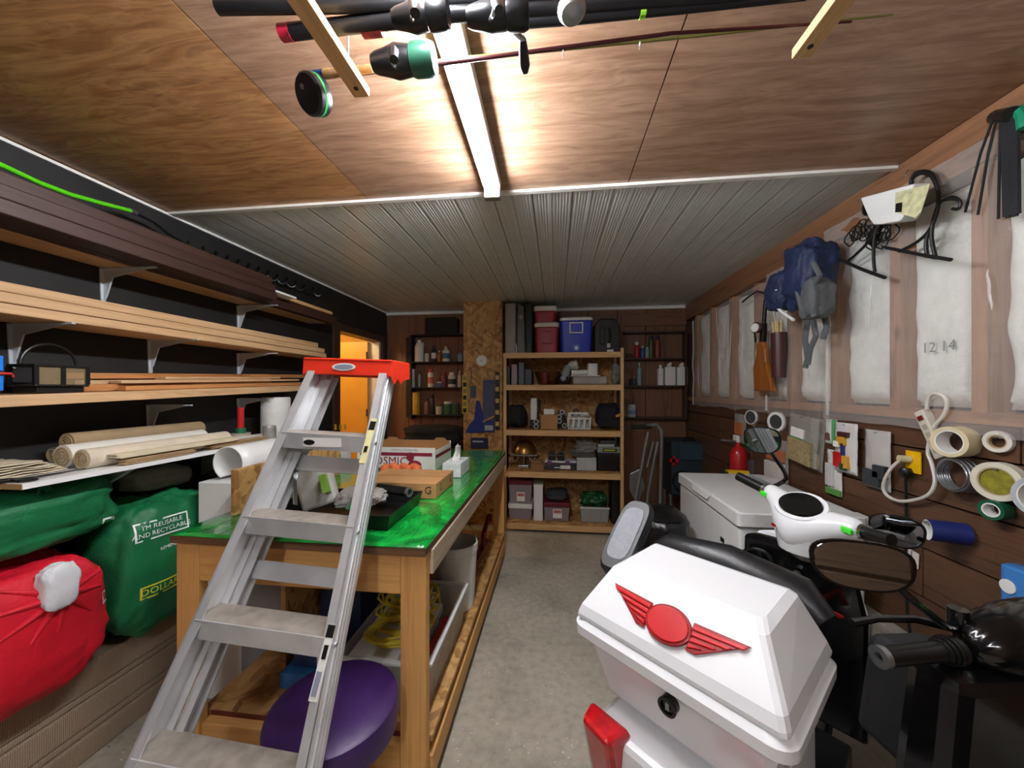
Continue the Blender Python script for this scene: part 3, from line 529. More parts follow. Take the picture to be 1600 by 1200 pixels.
MB().box(x0+.02,x1-.02,y0-.001,y0,ZT+.09,ZT+.112).build('stripe',maroon,t); MB().box(x1,x1+.001,y0+.01,y1-.01,ZT+.075,ZT+.097).build('stripe',maroon,t)
text('COSMIC',.075,((x0+x1)/2-.06,y0-.001,ZT+.055),(1,0,0),(0,0,1),maroon,t); text('INFINITE POSSIBILITIES',.018,((x0+x1)/2+.06,y0-.001,ZT+.128),(1,0,0),(0,0,1),mat('grey_print','8a8a90',.7),t)
for dx,dz,a,b in((.13,.035,.045,.028),(.10,.085,.026,.03)): v,f=ell(a,b); decal(v,f,((x0+x1)/2+dx,y0-.0012,ZT+dz),(1,0,0),(0,0,1),maroon,t,'apple_print')
t=thing('drink_carton','flat brown drink carton with dark G marks on the bench','box',(-.75,1.84,ZT)); MB().box(-.95,-.562,1.69,1.99,ZT+.003,ZT+.075).build('carton',M_box,t,bevel=.002); text('G',.05,(-.60,1.69,ZT+.042),(1,0,0),(0,0,1),inkb,t); text('G',.05,(-.562,1.76,ZT+.042),(0,1,0),(0,0,1),inkb,t); text('G',.05,(-.562,1.93,ZT+.042),(0,1,0),(0,0,1),inkb,t); MB().box(-.955,-.558,1.835,1.845,ZT+.0745,ZT+.0765).build('tape_seam',mat('tape_tan','a67c4c',.4),t)
t=thing('tissue_box','white patterned tissue box with a tissue pulled up','tissue box',(-.61,2.22,ZT)); MB().box(-.665,-.555,2.12,2.34,ZT+.003,ZT+.085).build('box',mat('tissue_print','e2e6e6',.7,var=.12,nscale=40),t,bevel=.002)
MB().grid(lambda u,v:V((-.61+(.05*(u-.5))*(1-.5*v)+.02*v,2.20+.04*(v-.2)*math.sin(u*7)+.015*math.sin(v*4),ZT+.084+.11*v-.03*abs(u-.5)*v)),10,10).build('tissue',M_paper,t,smooth=60,solid=.001)
pe=mat('peach_fruit','e87a48',.45,var=.25,nscale=25)
t=thing('onion_net','paper tray of orange onions beside the drink carton','fruit tray',(-.93,1.98,ZT)); MB().box(-1.02,-.80,2.02,2.20,ZT+.003,ZT+.02).build('tray',M_paper,t)
for k in range(7): MB().lathe((-1.0+.032*k,2.08+.04*(k%2),ZT+.02),[(.004,0),(.028,.012),(.034,.03),(.026,.052),(.006,.062)],14).build('onion',pe,t,smooth=True)
t=thing('tool_tray','black plastic tray on the near end of the green bench top','tray',(-.86,1.45,ZT)); hollow(-1.12,-.60,1.28,1.62,ZT+.003,ZT+.06,.006,.015).build('tray',M_blackpl,t)
t=thing('seed_packet','crumpled white package with black label panels in the black tray','package',(-1.02,1.45,ZT+.02)); 
fr=V((-.98,1.42,ZT+.128)); MB().ob(fr,(.06,.025,.02),(-.01,.03,-.008),(-.025,0,.09)).build('pack',mat('pack_white','d9d9d4',.4,var=.1,bump=.5,bscale=12),t,bevel=.012); MB().ob(fr+V((.052,-.018,.01)),(.010,.0042,.0033),(-.0105,.0315,-.008),(-.010,0,.035)).build('green_label',mat('lime_label','8fc046',.5),t)
for dz in(-.05,.0): MB().ob(fr+V((.002-.25*dz,-.031,dz)),(.03,.0125,.010),(0,.001,0),(-.006,0,.018)).build('black_label',M_blackpl,t)
bag('x',None,'',(-.80,1.45,ZT+.075),.09,.07,.03,3,wr=.25).solo('grey_bag',plastic_sheet('grey_film',.75,'b9b5ae',.3),'crumpled grey plastic bag lying across the black tray','plastic bag',smooth=60)
t=thing('flashlight','black rubber grip tube with metal end resting on the tray','flashlight',(-.62,1.60,ZT+.05)); a,b=P(592,762,Y=1.55),P(637,769,Y=1.50); MB().cyl(a,b,.02,n=20).build('grip',M_blackpl,t,smooth=True); MB().ring(b,(b-a),.02,.014,.012).build('end_ring',M_steel,t,smooth=True)
# ================= stool
t=thing('stool','round stool with purple vinyl cushion before the workbench','stool',(-.665,1.045,0)); c=(-.665,1.045,0)
MB().lathe(c,[(.172,.365),(.184,.372),(.186,.44),(.182,.452),(.170,.459),(.10,.464),(.001,.466)],48).build('cushion',mat('purple_vinyl','3a1d58',.42,bump=.08),t,smooth=True); MB().lathe(c,[(.15,.35),(.15,.37)],32).build('plate',M_blackpl,t)
MB().cyl((-.665,1.045,.06),(-.665,1.045,.36),.022).build('post',M_chrome,t,smooth=True)
for k in range(5): a=R(72*k+20); MB().bar((-.665,1.045,.065),(-.665+.15*math.cos(a),1.045+.15*math.sin(a),.04),.03,.025).build('foot',M_blackpl,t,bevel=.004); MB().cyl((-.665+.15*math.cos(a),1.045+.15*math.sin(a)-.008,.02),(-.665+.15*math.cos(a),1.045+.15*math.sin(a)+.008,.02),.019).build('caster',M_blackpl,t,smooth=True)
# ================= folded stepladder leaning on the bench
Lp=lambda s:V((-.766+.0238*s,1.057+.242*s,1.007+.487*s)); up=(Lp(1)-Lp(0)).normalized(); sd=V((1,0,0)); sd=(sd-up*sd.dot(up)).normalized(); bk=up.cross(sd)*-1
if bk.y<0: bk=-bk
Wd=lambda s:.5*(.555-.168*(1.007+.487*s))*.96
s0,s1=-2.06,.955
t=thing('stepladder','folded aluminium stepladder with bright red top cap leaning on the workbench','ladder',Lp(s0))
def chan(p,q,side,dep,th,m,name,par):   # channel rail: web + two flanges opening inwards
    p,q=V(p),V(q); d=(q-p).normalized(); L2=(q-p)/2; c=(p+q)/2
    o=MB().ob(c,L2,sd*.0022,bk*dep/2); 
    for e in(-1,1): o.ob(c-sd*side*th/2+bk*e*(dep/2-.002),L2,sd*th/2,bk*.002)
    for e in(-.22,0,.22): o.ob(c+sd*side*.004+bk*e*dep,L2,sd*.002,bk*.003)
    return o.build(name,m,par)
for sgn in(-1,1):
    rail=chan(Lp(s0)+sd*sgn*Wd(s0),Lp(s1)+sd*sgn*Wd(s1),sgn,.072,.026,M_alu,'front_rail',t)
    chan(Lp(s0)+sd*sgn*(Wd(s0)-.035)+bk*.055,Lp(s1)+sd*sgn*(Wd(s1)-.03)+bk*.05,sgn,.04,.022,M_alu,'rear_rail',t)
    MB().ob(Lp(s0+.03)+sd*sgn*Wd(s0),up*.03,sd*.02,bk*.042).build('foot',M_blackpl,t,bevel=.005)
dusty=mat('dusty_tread','9b9389',.6,.4,var=.2,nscale=30)
for s in(-1.55,-1.03,-.5,0,.5):
    st=Lp(s); w_=Wd(s)-.004; fwd=V((0,1,0)); MB().ob(st+V((0,0,-.0)),sd*w_,V((0,.04,0)),V((0,0,.002))).build('step',dusty,t); MB().ob(st+V((0,-.04,-.024)),sd*w_,V((0,.002,0)),V((0,0,.026))).build('step_face',M_alu,t)
    for e in(-1,1): MB().cyl(st+V((0,-.03,-.02))+sd*e*(w_+.006),st+V((0,-.03,-.02))+sd*e*(w_+.011),.006,n=8).build('rivet',M_steel,t)
for s in(-1.3,-.29,.33): MB().ob(Lp(s)+bk*.06,sd*(Wd(s)-.04),bk*.003,up*.026).build('rear_brace',M_alu,t)
cp=Lp(s1+.02); cr=mat('red_cap','e0341c',.4); w_=Wd(s1)+.022
MB().prism([cp+sd*x+V((0,y,z)) for x,y,z in((-w_,-.05,-.03),(w_,-.05,-.03),(w_,-.045,.028),(-w_,-.045,.028))],(0,.01,0)).build('cap_face',cr,t,bevel=.004)
MB().ob(cp+V((0,.03,.026)),sd*w_,(0,.08,0),(0,0,.004)).ob(cp+V((0,.105,-.004)),sd*w_,(0,.004,0),(0,0,.03)).build('top_cap',cr,t,bevel=.004)
for e in(-1,1): MB().prism([cp+sd*e*(w_-.003)+V((0,y,z)) for y,z in((-.05,-.03),(-.03,-.055),(-.005,-.035),(.02,-.055),(.05,-.04),(.105,-.034),(.105,.026),(-.045,.026))],sd*e*.006).build('cap_side',cr,t)
v,f=ell(.045,.0135); decal(v,f,cp+V((-.01,-.051,-.0)),(1,0,0),(0,0,1),M_paper,t,'cap_badge',off=.001); v,f=ell(.036,.009); decal(v,f,cp+V((-.01,-.0525,0)),(1,0,0),(0,0,1),mat('badge_grey','8b93a8',.6),t,'cap_badge',off=.001)
fc=Lp(.5)+V((-.01,-.0425,-.024)); v,f=rect(.135,.03); decal(v,f,fc,(1,0,0),(0,0,1),M_paper,t,'sticker'); v,f=ell(.02,.009); decal(v,f,fc+V((-.045,-.002,0)),(1,0,0),(0,0,1),M_blackpl,t,'sticker_mark',off=.001)
def rail_tag(s,h,cols,off):
    a=Lp(s)+sd*(Wd(s)-.012)-bk*.0375
    for k,(dz,hh,m,w2) in enumerate(cols): v,f=rect(w2,hh); decal(v,f,a+up*dz,sd,up,m,t,'sticker',off=.001*(k+1))
yl=mat('warn_yellow','d8d39a',.6)
rail_tag(.45,.2,[(0,.15,yl,.022),(.05,.03,M_blackpl,.02),(-.03,.02,M_blackpl,.012)],0); rail_tag(-.62,.2,[(0,.16,M_paper,.022),(.065,.028,M_blackpl,.021),(.02,.03,M_blackpl,.012),(-.045,.05,mat('badge_grey','8b93a8'),.014)],0)
for e in(-1,1): a=Lp(.33)+sd*e*(Wd(.33)-.02)+bk*.06; MB().bar(a,a-up*.14-sd*e*.06,.004,.018,up=bk).build('spreader',M_steel,t); MB().cyl(a-bk*.01,a+bk*.02,.009,n=10).build('pivot',M_steel,t)
# ================= strand board column
ck=thing('chimney_chase','strand board clad column between the two back shelves','column',(-.75,3.98,0))
MB().box(-.955,-.544,3.76,4.175,0,ZC-.003).build('cladding',osb('osb_column','XZ',.95),ck,bevel=.003)
def hang(name,label,cat,px0,px1,py0,py1,m,th=.015,Y=3.758,group=None):
    a=P(px0,py1,Y=Y); b=P(px1,py0,Y=Y); return MB().box(a.x,b.x,Y-th,Y-.001,a.z,b.z),a,b
q=P(753,564,Y=3.757); t=thing('smoke_alarm','round white smoke alarm on the strand board column','smoke alarm',q); MB().lathe(q,[(.06,0),(.06,.02),(.05,.032),(.02,.036),(.001,.036)],32,ax=(0,-1,0)).build('body',M_white,t,smooth=True); MB().lathe(q+V((0,-.035,0)),[(.012,0),(.012,.004)],16,ax=(0,-1,0)).build('button',mat('pale_grey','c5c5c0',.5),t)
def level(px0,px1,py0,py1,m,label,vm,vx):
    mb,a,b=hang('','','',px0,px1,py0,py1,m,.02); t=thing('spirit_level',label,'spirit level',(a.x,3.755,a.z)); mb.build('body',m,t,bevel=.003)
    for k in range(vx): z=a.z+(b.z-a.z)*(k+.5)/vx; MB().box((a.x+b.x)/2-.018,(a.x+b.x)/2+.018,3.734,3.7375,z-.022,z+.022).build('vial' if k%2 else 'slot',vm[k%2],t)
level(723,731,586,646,mat('level_yellow','c9b23c',.5),'yellow spirit level hung at the left column edge',(M_blackpl,mat('vial_tan','8f7a48',.3)),6)
level(774,781,581,671,M_blackpl,'long black spirit level hung at the right column edge',(mat('vial_yellow','c8b468',.3),mat('vial_yellow','c8b468')),5)
t=thing('speed_square','dark blue tri square template hung low on the column','template',P(741,678,Y=3.75)); pts=[(727,676),(733,664),(741,655),(744,626),(749,626),(756,650),(756,676)]
MB().prism([P(x,y,Y=3.755) for x,y in pts],(0,-.006,0)).build('plate',mat('navy_plastic','1b2a7a',.45),t)
t=thing('blade_pack','blue hanging pack with clear window on the column','package',P(764,672,Y=3.75)); mb,a,b=hang('','','',755,773,594,675,None,.012); mb.build('card',mat('pack_blue','24386e',.4,var=.3),t); MB().box(a.x+.005,b.x-.005,3.742,3.744,a.z+.12,b.z-.03).build('window',plastic_sheet('pack_film',.5,'6a7090',.1),t); MB().prism([(a.x,3.7415,a.z+.10),(b.x,3.7415,a.z+.16),(b.x,3.7415,a.z+.175),(a.x,3.7415,a.z+.115)],(0,-.001,0)).build('orange_band',mat('orange_band','c98a30',.5),t); MB().box(a.x+.02,b.x-.015,3.741,3.7425,a.z+.02,a.z+.07).build('label',mat('label_grey','a9b0bd',.6),t)
mb,a,b=hang('','','',736,763,684,700,None,.02); t=thing('navy_pack','flat navy box with white lettering at the foot of the column','box',(a.x,3.75,a.z)); mb.build('box',mat('navy_pack','1b2240',.5),t); MB().box(a.x+.02,b.x-.05,3.736,3.7385,b.z-.045,b.z-.03).build('print',mat('label_grey','a9b0bd'),t)
t=thing('hex_keys','small bundle of blue keys hanging on a wire','key set',P(739,600,Y=3.75)); MB().box(*[c for p in (P(735,607,Y=3.74),P(743,593,Y=3.74)) for c in ()] or (P(735,607,Y=3.74).x,P(743,607,Y=3.74).x,3.73,3.755,P(735,621,Y=3.74).z,P(735,603,Y=3.74).z)).build('keys',mat('steel_blue','3d5068',.4),t); MB().tube([P(737,578,Y=3.75),P(736,600,Y=3.745)],.004).build('wire',M_blackpl,t)
# ================= black wall shelf at the back left
Yc=4.07
def px_box(px0,px1,py0,py1,Y): a=P(px0,py1,Y=Y); b=P(px1,py0,Y=Y); return a.x,b.x,a.z,b.z
x0,x1,z0,z1=px_box(640,723,522,652,Yc)
t=thing('wall_shelf','black painted open wall shelf with bottles beside the column','shelf',(x0,YB,z0)); bp=M_black
zsh=[P(680,y,Y=Yc).z for y in(648,605,565,522)]
MB().box(x0,x0+.02,Yc,YB-.001,z0-.02,z1).build('side',bp,t); MB().box(x0-.06,x0-.005,Yc+.04,YB-.001,z0,z1-.02).build('edge_panel',bp,t)
for z in zsh: MB().box(x0+.02,x1,Yc,YB-.001,z-.012,z).build('shelf',bp,t)
zs_=P(690,497,Y=Yc).z
t2=thing('speaker_box','black carton box on top of the black wall shelf','box',((x0+x1)/2,Yc+.05,zsh[3])); a=P(664,521,Y=Yc); b=P(714,495,Y=Yc); MB().box(a.x,b.x-.02,Yc+.005,YB-.005,zsh[3]+.001,b.z).build('body',M_blackpl,t2,bevel=.004); MB().box(b.x-.02,b.x,Yc+.01,YB-.005,zsh[3]+.001,b.z-.008).build('lid',M_black,t2,bevel=.006)
def bottle(px,py0,pyb,wpx,Y,zb,col,label,cap=None,name='bottle',cat='bottle',group='bottles on the back wall shelves',neck=.4,shape='bottle',band=None,rough=.35):
    b=P(px,pyb,Y=Y); dp=(b-C0).dot(FW); h=(pyb-py0)*dp/F; r=wpx*dp/F/2; c=V((b.x,Y,zb+.001))
    t=thing(name,label,cat,c,0,group); m=mat('bm_'+col,col,rough)
    if shape=='bottle': MB().lathe(c,[(r*.95,0),(r,h*.02),(r,h*.68),(r*.8,h*.75),(r*neck,h*.82),(r*neck,h*.9)],20).build('body',m,t,smooth=True); MB().cyl(c+V((0,0,h*.88)),c+V((0,0,h)),r*neck*1.1).build('cap',mat('bm_'+(cap or 'e0e0dc'),cap or 'e0e0dc'),t,smooth=True)
    elif shape=='can': MB().lathe(c,[(r*.95,0),(r,h*.02),(r,h*.76),(r*.75,h*.82)],20).build('body',m,t,smooth=True); MB().cyl(c+V((0,0,h*.82)),c+V((0,0,h)),r*.7).build('cap',mat('bm_'+(cap or '222222'),cap or '222222'),t,smooth=True)
    elif shape=='jar': MB().lathe(c,[(r*.95,0),(r,h*.04),(r,h*.8),(r*.9,h*.84)],20).build('body',m,t,smooth=True); MB().cyl(c+V((0,0,h*.84)),c+V((0,0,h)),r*.97,n=20).build('lid',mat('bm_'+(cap or 'c8c8c0'),cap or 'c8c8c0'),t,smooth=True)
    elif shape=='jug':
        MB().lathe(c,[(r*.95,0),(r,h*.03),(r,h*.7),(r*.6,h*.86),(r*.35,h*.92)],20).build('body',m,t,smooth=True); MB().cyl(c+V((0,0,h*.91)),c+V((0,0,h)),r*.4).build('cap',mat('bm_e0e0dc','e0e0dc'),t,smooth=True); MB().tube([c+V((r*.4,0,h*.9)),c+V((r*.95,0,h*.86)),c+V((r*.98,0,h*.7))],r*.14).build('handle',m,t,smooth=True)
    if band: MB().lathe(c+V((0,0,h*.2)),[(r*1.01,0),(r*1.01,h*.35)],20).build('label',mat('bm_'+band,band),t,smooth=True)
    return t
Yb=4.12
for a in [(655,529,563,14,'d9d8d0','white jug with handle at the left of the upper black shelf',None,'jug'),(667,550,563,7,'cfc9bd','small pale bottle beside the white jug','cfc9bd','jar'),(678,538,563,8,'2a2c30','black and white labelled bottle on the upper black shelf','1a1a1a','bottle','d8d8d8'),(686,546,563,5,'c46a2c','thin orange bottle on the upper black shelf','e0e0dc','bottle'),(697,539,563,12,'d6d6d2','white bottle with blue oval label on the upper black shelf','c8a070','bottle','3f6f9f'),(719,546,563,9,'7f96b5','light blue bottle at the column end of the upper shelf','a04030','bottle')]:
    bottle(a[0],a[1],a[2],a[3],Yb,zsh[2],a[4],a[5],a[6],shape=a[7],band=a[8] if len(a)>8 else None)
for a in [(645,575,603,7,'b8b6b0','grey file pack leaning at the left of the middle black shelf',None,'jar'),(656,579,603,5,'5c7684','slim blue grey tube on the middle black shelf','202020','bottle'),(673,575,603,9,'d5d0c8','white spray can with red cap on the middle black shelf','b8453f','can','c46a60'),(688,595,603,11,'3c4a78','short blue tub on the middle black shelf','d8d8d8','jar'),(694,579,603,9,'6c3030','dark red spray can on the middle black shelf','8a1c1c','can'),(706,580,603,12,'c9c9c4','white can with black bands on the middle black shelf','d8d8d8','can','303030'),(718,578,603,6,'c8beb0','pale stick bottle beside the column on the middle shelf','c8beb0','bottle')]:
    bottle(a[0],a[1],a[2],a[3],Yb,zsh[1],a[4],a[5],a[6],shape=a[7],band=a[8] if len(a)>8 else None)
for a in [(650,612,646,13,'b98f2c','tall yellow oil jar on the lowest black shelf','b98f2c','jar'),(667,622,646,8,'7a5048','small brown bottle on the lowest black shelf','303030','bottle'),(675,615,646,8,'262626','black spray can on the lowest black shelf','181818','can'),(686,631,646,10,'c0b8a2','squat cream jar on the lowest black shelf','504a40','jar'),(700,626,646,13,'3f6248','green glass jar with white lid on the lowest shelf','d5d5cf','jar'),(712,627,646,13,'35523e','dark green glass jar by the column on the lowest shelf','4a5a50','jar')]:
    bottle(a[0],a[1],a[2],a[3],Yb,zsh[0],a[4],a[5],a[6],shape=a[7])
# black bag and folded things below the black shelf
bag('bb',None,'',(-1.31,3.90,.915),.32,.15,.10,41,wr=.12).solo('duffel_bag',M_blackmat,'long black duffel bag lying below the black wall shelf','duffel bag',smooth=60)
MB().box(-1.62,-.97,3.72,4.18,.0,.79).solo('back_cabinet',mat('dark_cabinet','2a221d',.6),'dark low cabinet behind the bench under the duffel bag','cabinet',bevel=.005)
t=thing('glove_hooks','row of yellow plastic clips hanging by the doorway','clips',P(530,668,X=XL+.05))
for px in(524,532,539): q=P(px,668,X=XL+.03); MB().cyl(q+V((0,0,-.02)),q+V((0,0,.03)),.012,.009).build('clip',mat('clip_yellow','d8a52a',.5),t,smooth=True)
# ================= storage shelving at the back
Ys,Ye=3.62,4.08; sz=[1.765,1.45,1.005,.595,.085]; sx0,sx1=-.515,.645
t=thing('storage_shelving','pine framed storage shelves with strand board back','shelving',((sx0+sx1)/2,Ys,0)); pm=M_pineL('X')
for x in(sx0-.0,sx1-.03): 
    for y in(Ys-.0,Ye-.04): MB().box(x,x+.03,y,y+.038,0,1.80 if x>0 else sz[0]-.005).build('post',M_pineL('Z'),t,bevel=.002)
for i,z in enumerate(sz): MB().box(sx0+.03,sx1-.03,Ys+.012,Ye,z-.018,z-.001).build('shelf',M_osbXY,t); MB().box(sx0+(.0 if i==0 else .03),sx1-.03,Ys-.012,Ys+.026,z-.055,z-.002).build('front_rail',pm,t,bevel=.002)
MB().box(sx0,sx1,Ye,Ye+.012,.0,1.76).build('back_panel',M_osbXZ,t)
def onsh(px0,px1,pyt,k,Y): a=P(px0,pyt,Y=Y); b=P(px1,pyt,Y=Y); return a.x,b.x,sz[k],a.z
# top shelf: grey cases, coolers, black case
Y0=3.72
x0,x1,z0,z1=onsh(789,806,474,0,Y0); t=thing('tool_case','slim light grey hard case standing at the left of the top shelf','case',(x0,Y0,z0)); rbox(MB(),x0,x1,Y0,Y0+.3,z0,z1,.02).build('shell',mat('case_grey','9c9a93',.45),t,smooth=True); MB().tube([(x1-.005,Y0-.005,z0+.10),(x1+.008,Y0-.012,z0+.06),(x1+.004,Y0-.006,z0+.012)],.006).build('strap',M_white,t)
x0,x1,z0,z1=onsh(807,832,474,0,Y0); t=thing('tool_case','dark grey curved hard case beside the light grey case','case',(x0,Y0,z0)); MB().prism([(x0+.0,Y0,z0),(x0+(x1-x0)*.55,Y0,z0),(x0+(x1-x0)*.45,Y0,z1-.03),(x0+.01,Y0,z1)],(0,.28,0)).build('shell',mat('case_mid','6f6f6c',.5),t,bevel=.01); rbox(MB(),x0+(x1-x0)*.5,x1,Y0+.02,Y0+.28,z0,z1,.02).build('lid',mat('case_dark','2e3033',.5),t,smooth=True); MB().cyl((x0+.045,Y0-.002,z1-.14),(x0+.045,Y0-.012,z1-.14),.02).build('latch',mat('case_grey','9c9a93'),t,smooth=True)
def cooler(px0,px1,pt,pl,k,Y,m,label,hand,lidc,zb=None):
    x0,x1,z0,z1=onsh(px0,px1,pt,k,Y); z0=z0 if zb is None else zb; zl=P(px0,pl,Y=Y).z; t=thing('cooler',label,'cooler',((x0+x1)/2,Y,z0))
    rbox(MB(),x0,x1,Y,Y+.24,z0+.001,zl,.03,taper=.012).build('tub',m,t,smooth=True); rbox(MB(),x0-.004,x1+.004,Y-.004,Y+.244,zl,z1,.03).build('lid',lidc,t,smooth=True)
    if hand:
        w_=(x1-x0); hm=M_white if hand==2 else m; zz=zl-.035*(1.6 if hand==2 else 2.2)
        f=frame(w_*.42,.11 if hand==2 else .13,.012); MB().add([(x0+w_*.5+vx,Y-.004,zz-.02+vy) for vx,vy in f[0]]+[(x0+w_*.5+vx,Y-.016,zz-.02+vy) for vx,vy in f[0]],f[1]+[tuple(i+8 for i in q) for q in f[1]]+[(i,(i+1)%4,8+(i+1)%4,8+i) for i in range(4)]+[(4+i,4+(i+1)%4,12+(i+1)%4,12+i) for i in range(4)]).build('handle',hm,t)
        if hand==2: MB().box(x0+w_*.4,x0+w_*.6,Y-.004,Y+.004,z0+.02,z0+.085).build('drain_plate',mat('cooler_blue2','4f74d8',.4),t); dp=[c for c in t.children if c.name.startswith('drain_plate')][0]; MB().cyl((x0+w_*.5,Y-.003,z0+.05),(x0+w_*.5,Y-.016,z0+.05),.018).build('drain_plug',M_white,dp,smooth=True)
    return z1
cred=mat('cooler_red','a3142c',.4); coff=mat('cooler_lid','e6dccd',.45)
zt_=cooler(835,873,504,511,0,Y0,cred,'red picnic cooler with cream lid on the top shelf',1,coff)
cooler(834,869,478,486,0,Y0+.02,cred,'small red cooler stacked on the red picnic cooler',0,M_white,zb=zt_)
cooler(875,926,496,501,0,Y0,mat('cooler_blue','1f3fc8',.4),'bright blue drink cooler with white lid and handle',2,M_white)
x0,x1,z0,z1=onsh(929,969,498,0,Y0); t=thing('carry_case','black moulded carry case at the right of the top shelf','case',(x0,Y0,z0)); MB().prism([(x0,Y0,z0+.001),(x1,Y0,z0+.001),(x1,Y0,z1-.07),(x1-.05,Y0,z1),(x0+.05,Y0,z1),(x0,Y0,z1-.06)],(0,.16,0)).build('shell',M_blackpl,t,bevel=.012); MB().box(x0+.05,x0+.10,Y0-.012,Y0,z0+.08,z0+.25).build('rib',M_blackpl,t,bevel=.006); MB().tube([(x0+.14,Y0-.004,z0+.1),(x0+.15,Y0-.03,z0+.15),(x0+.14,Y0-.004,z0+.24)],.01).build('handle',M_blackmat,t,smooth=True); MB().box(x0+.12,x0+.18,Y0-.008,Y0,z0+.005,z0+.03).build('tag',M_paper,t); MB().box(x0+.12,x0+.15,Y0-.008,Y0,z0+.05,z0+.09).build('latch',M_steel,t)
# second shelf
for px0,px1,pt,col,lb in((787,797,572,'3a4048','dark grey blue book like case at the left of the second shelf'),(799,808,569,'a08a90','pale pinkish case standing on the second shelf'),(810,819,566,'5a6470','tall slate grey case on the second shelf'),(820,831,577,'41474c','short dark slate case on the second shelf')):
    x0,x1,z0,z1=onsh(px0,px1,pt,1,3.75); MB().box(x0,x1,3.75,3.98,z0+.001,z1).solo('slim_case',mat('sc_'+col,col,.5),lb,'case','slim cases on the second shelf',bevel=.006)
q=P(857,600,Y=3.9); t=thing('glass_bowl','large amber glass bowl on the second shelf','bowl',(q.x,3.9,sz[1])); MB().lathe((q.x,3.9,sz[1]+.001),[(.05,0),(.06,.005),(.12,.07),(.15,.14),(.145,.14),(.11,.07),(.02,.012)],32).build('bowl',mat('amber_bowl','8a5a34',.08,trans=.5),t,smooth=True)
q=P(851,600,Y=3.70); MB().lathe((q.x,3.70,sz[1]+.001),[(.035,0),(.038,.01),(.038,.12),(.03,.125)],22).solo('red_candle',mat('dark_red_candle','6b1c14',.35),'dark red cylinder candle in front of the glass bowl','candle',smooth=True)
q=P(884,600,Y=3.78); t=thing('hand_vacuum','handheld vacuum in grey and blue leaning on the second shelf','vacuum',(q.x,3.78,sz[1])); a,b=P(880,596,Y=3.78),P(888,571,Y=3.78); a.z=sz[1]+.05; MB().cyl(a,b,.055,.03,n=20).build('body',mat('vac_grey','8f9aa0',.4),t,smooth=True); MB().lathe(a+V((0,-.02,.01)),[(.05,0),(.05,.02),(.035,.03),(.034,.028)],24,ax=(0,-1,.2)).build('dial',M_blackpl,t,smooth=True); MB().lathe(a+V((0,-.035,.012)),[(.034,0),(.034,.012)],24,ax=(0,-1,.2)).build('filter',mat('filter_pale','c8ccd0',.5),t); MB().lathe(b+V((.0,0,-.0)),[(.02,0),(.045,.03),(.05,.09),(.03,.10)],20,ax=(1,-.1,.15)).build('nozzle',mat('nozzle_grey','c9c9c4',.4),t,smooth=True)
q=P(918,590,Y=3.8); t=thing('stand_mixer','white hand appliance lying on the second shelf','appliance',(q.x,3.8,sz[1]+.09)); z=sz[1]+.105; MB().cyl((q.x-.16,3.8,z+.02),(q.x+.02,3.8,z+.02),.028).build('arm',M_white,t,smooth=True); rbox(MB(),q.x,q.x+.10,3.76,3.85,z-.012,z+.11,.02).build('head',M_white,t,smooth=True); MB().box(q.x-.17,q.x+.12,3.74,3.86,z-.02,z-.012).build('base',M_white,t)
x0,x1,z0,z1=onsh(895,950,590,1,3.74); MB().box(x0,x1,3.74,3.9,z0+.001,z0+.085).solo('plastic_tub',plastic_sheet('frosted_tub',.7,'c9c6b8',.3),'frosted clear tub beneath the white appliance','tub',bevel=.02)
q=P(962,590,Y=3.78); bag('gj',None,'',(q.x,3.80,sz[1]+.115),.035,.035,.09,77,wr=.3).solo('glass_jar',mat('grey_glass','8b8d88',.1,alpha=.6),'crinkled clear jar at the right end of the second shelf','jar',smooth=60)
# third shelf
q=P(807,670,Y=3.8); bag('b1',None,'',(q.x-.005,3.82,sz[2]+.125),.105,.11,.10,51,wr=.15).solo('camera_bag',M_blackmat,'black soft bag at the left of the third shelf','bag',smooth=60)
q=P(950,670,Y=3.8); t=thing('camera_bag','black camera bag with yellow tab at the right of the third shelf','bag',(q.x,3.82,sz[2])); bag('b2',None,'',(q.x,3.82,sz[2]+.14),.115,.11,.115,63,wr=.12).build('bag',M_blackmat,t,smooth=60); MB().bar((q.x+.06,3.70,sz[2]+.135),(q.x+.12,3.70,sz[2]+.16),.02,.025).build('tab',mat('tab_yellow','c8942a',.5),t); MB().box(q.x-.11,q.x+.11,3.69,3.72,sz[2]+.03,sz[2]+.10).build('pocket',M_blackmat,t,bevel=.01)
x0,x1,z0,z1=onsh(829,843,622,2,3.80); t=thing('electric_kettle','tall white and black electric flask on the third shelf','kettle',(x0,3.8,z0)); rbox(MB(),x0,x1-.025,3.78,3.87,z0+.001,z1,.015).build('body',M_white,t,smooth=True); MB().tube([(x1-.03,3.80,z1-.02),(x1,3.80,z1-.03),(x1,3.80,z1-.15),(x1-.03,3.80,z1-.17)],.01).build('handle',M_blackpl,t,smooth=True)
x0,x1,z0,z1=onsh(845,871,648,2,3.70); MB().box(x0,x1,3.70,3.82,z0+.001,z1).solo('small_carton',M_box,'small plain brown carton on the third shelf','box',bevel=.002)
MB().box(x0+.03,x1-.03,3.72,3.80,z1+.001,z1+.055).solo('white_packet',M_paper,'small white packet on the brown carton','packet',bevel=.003)
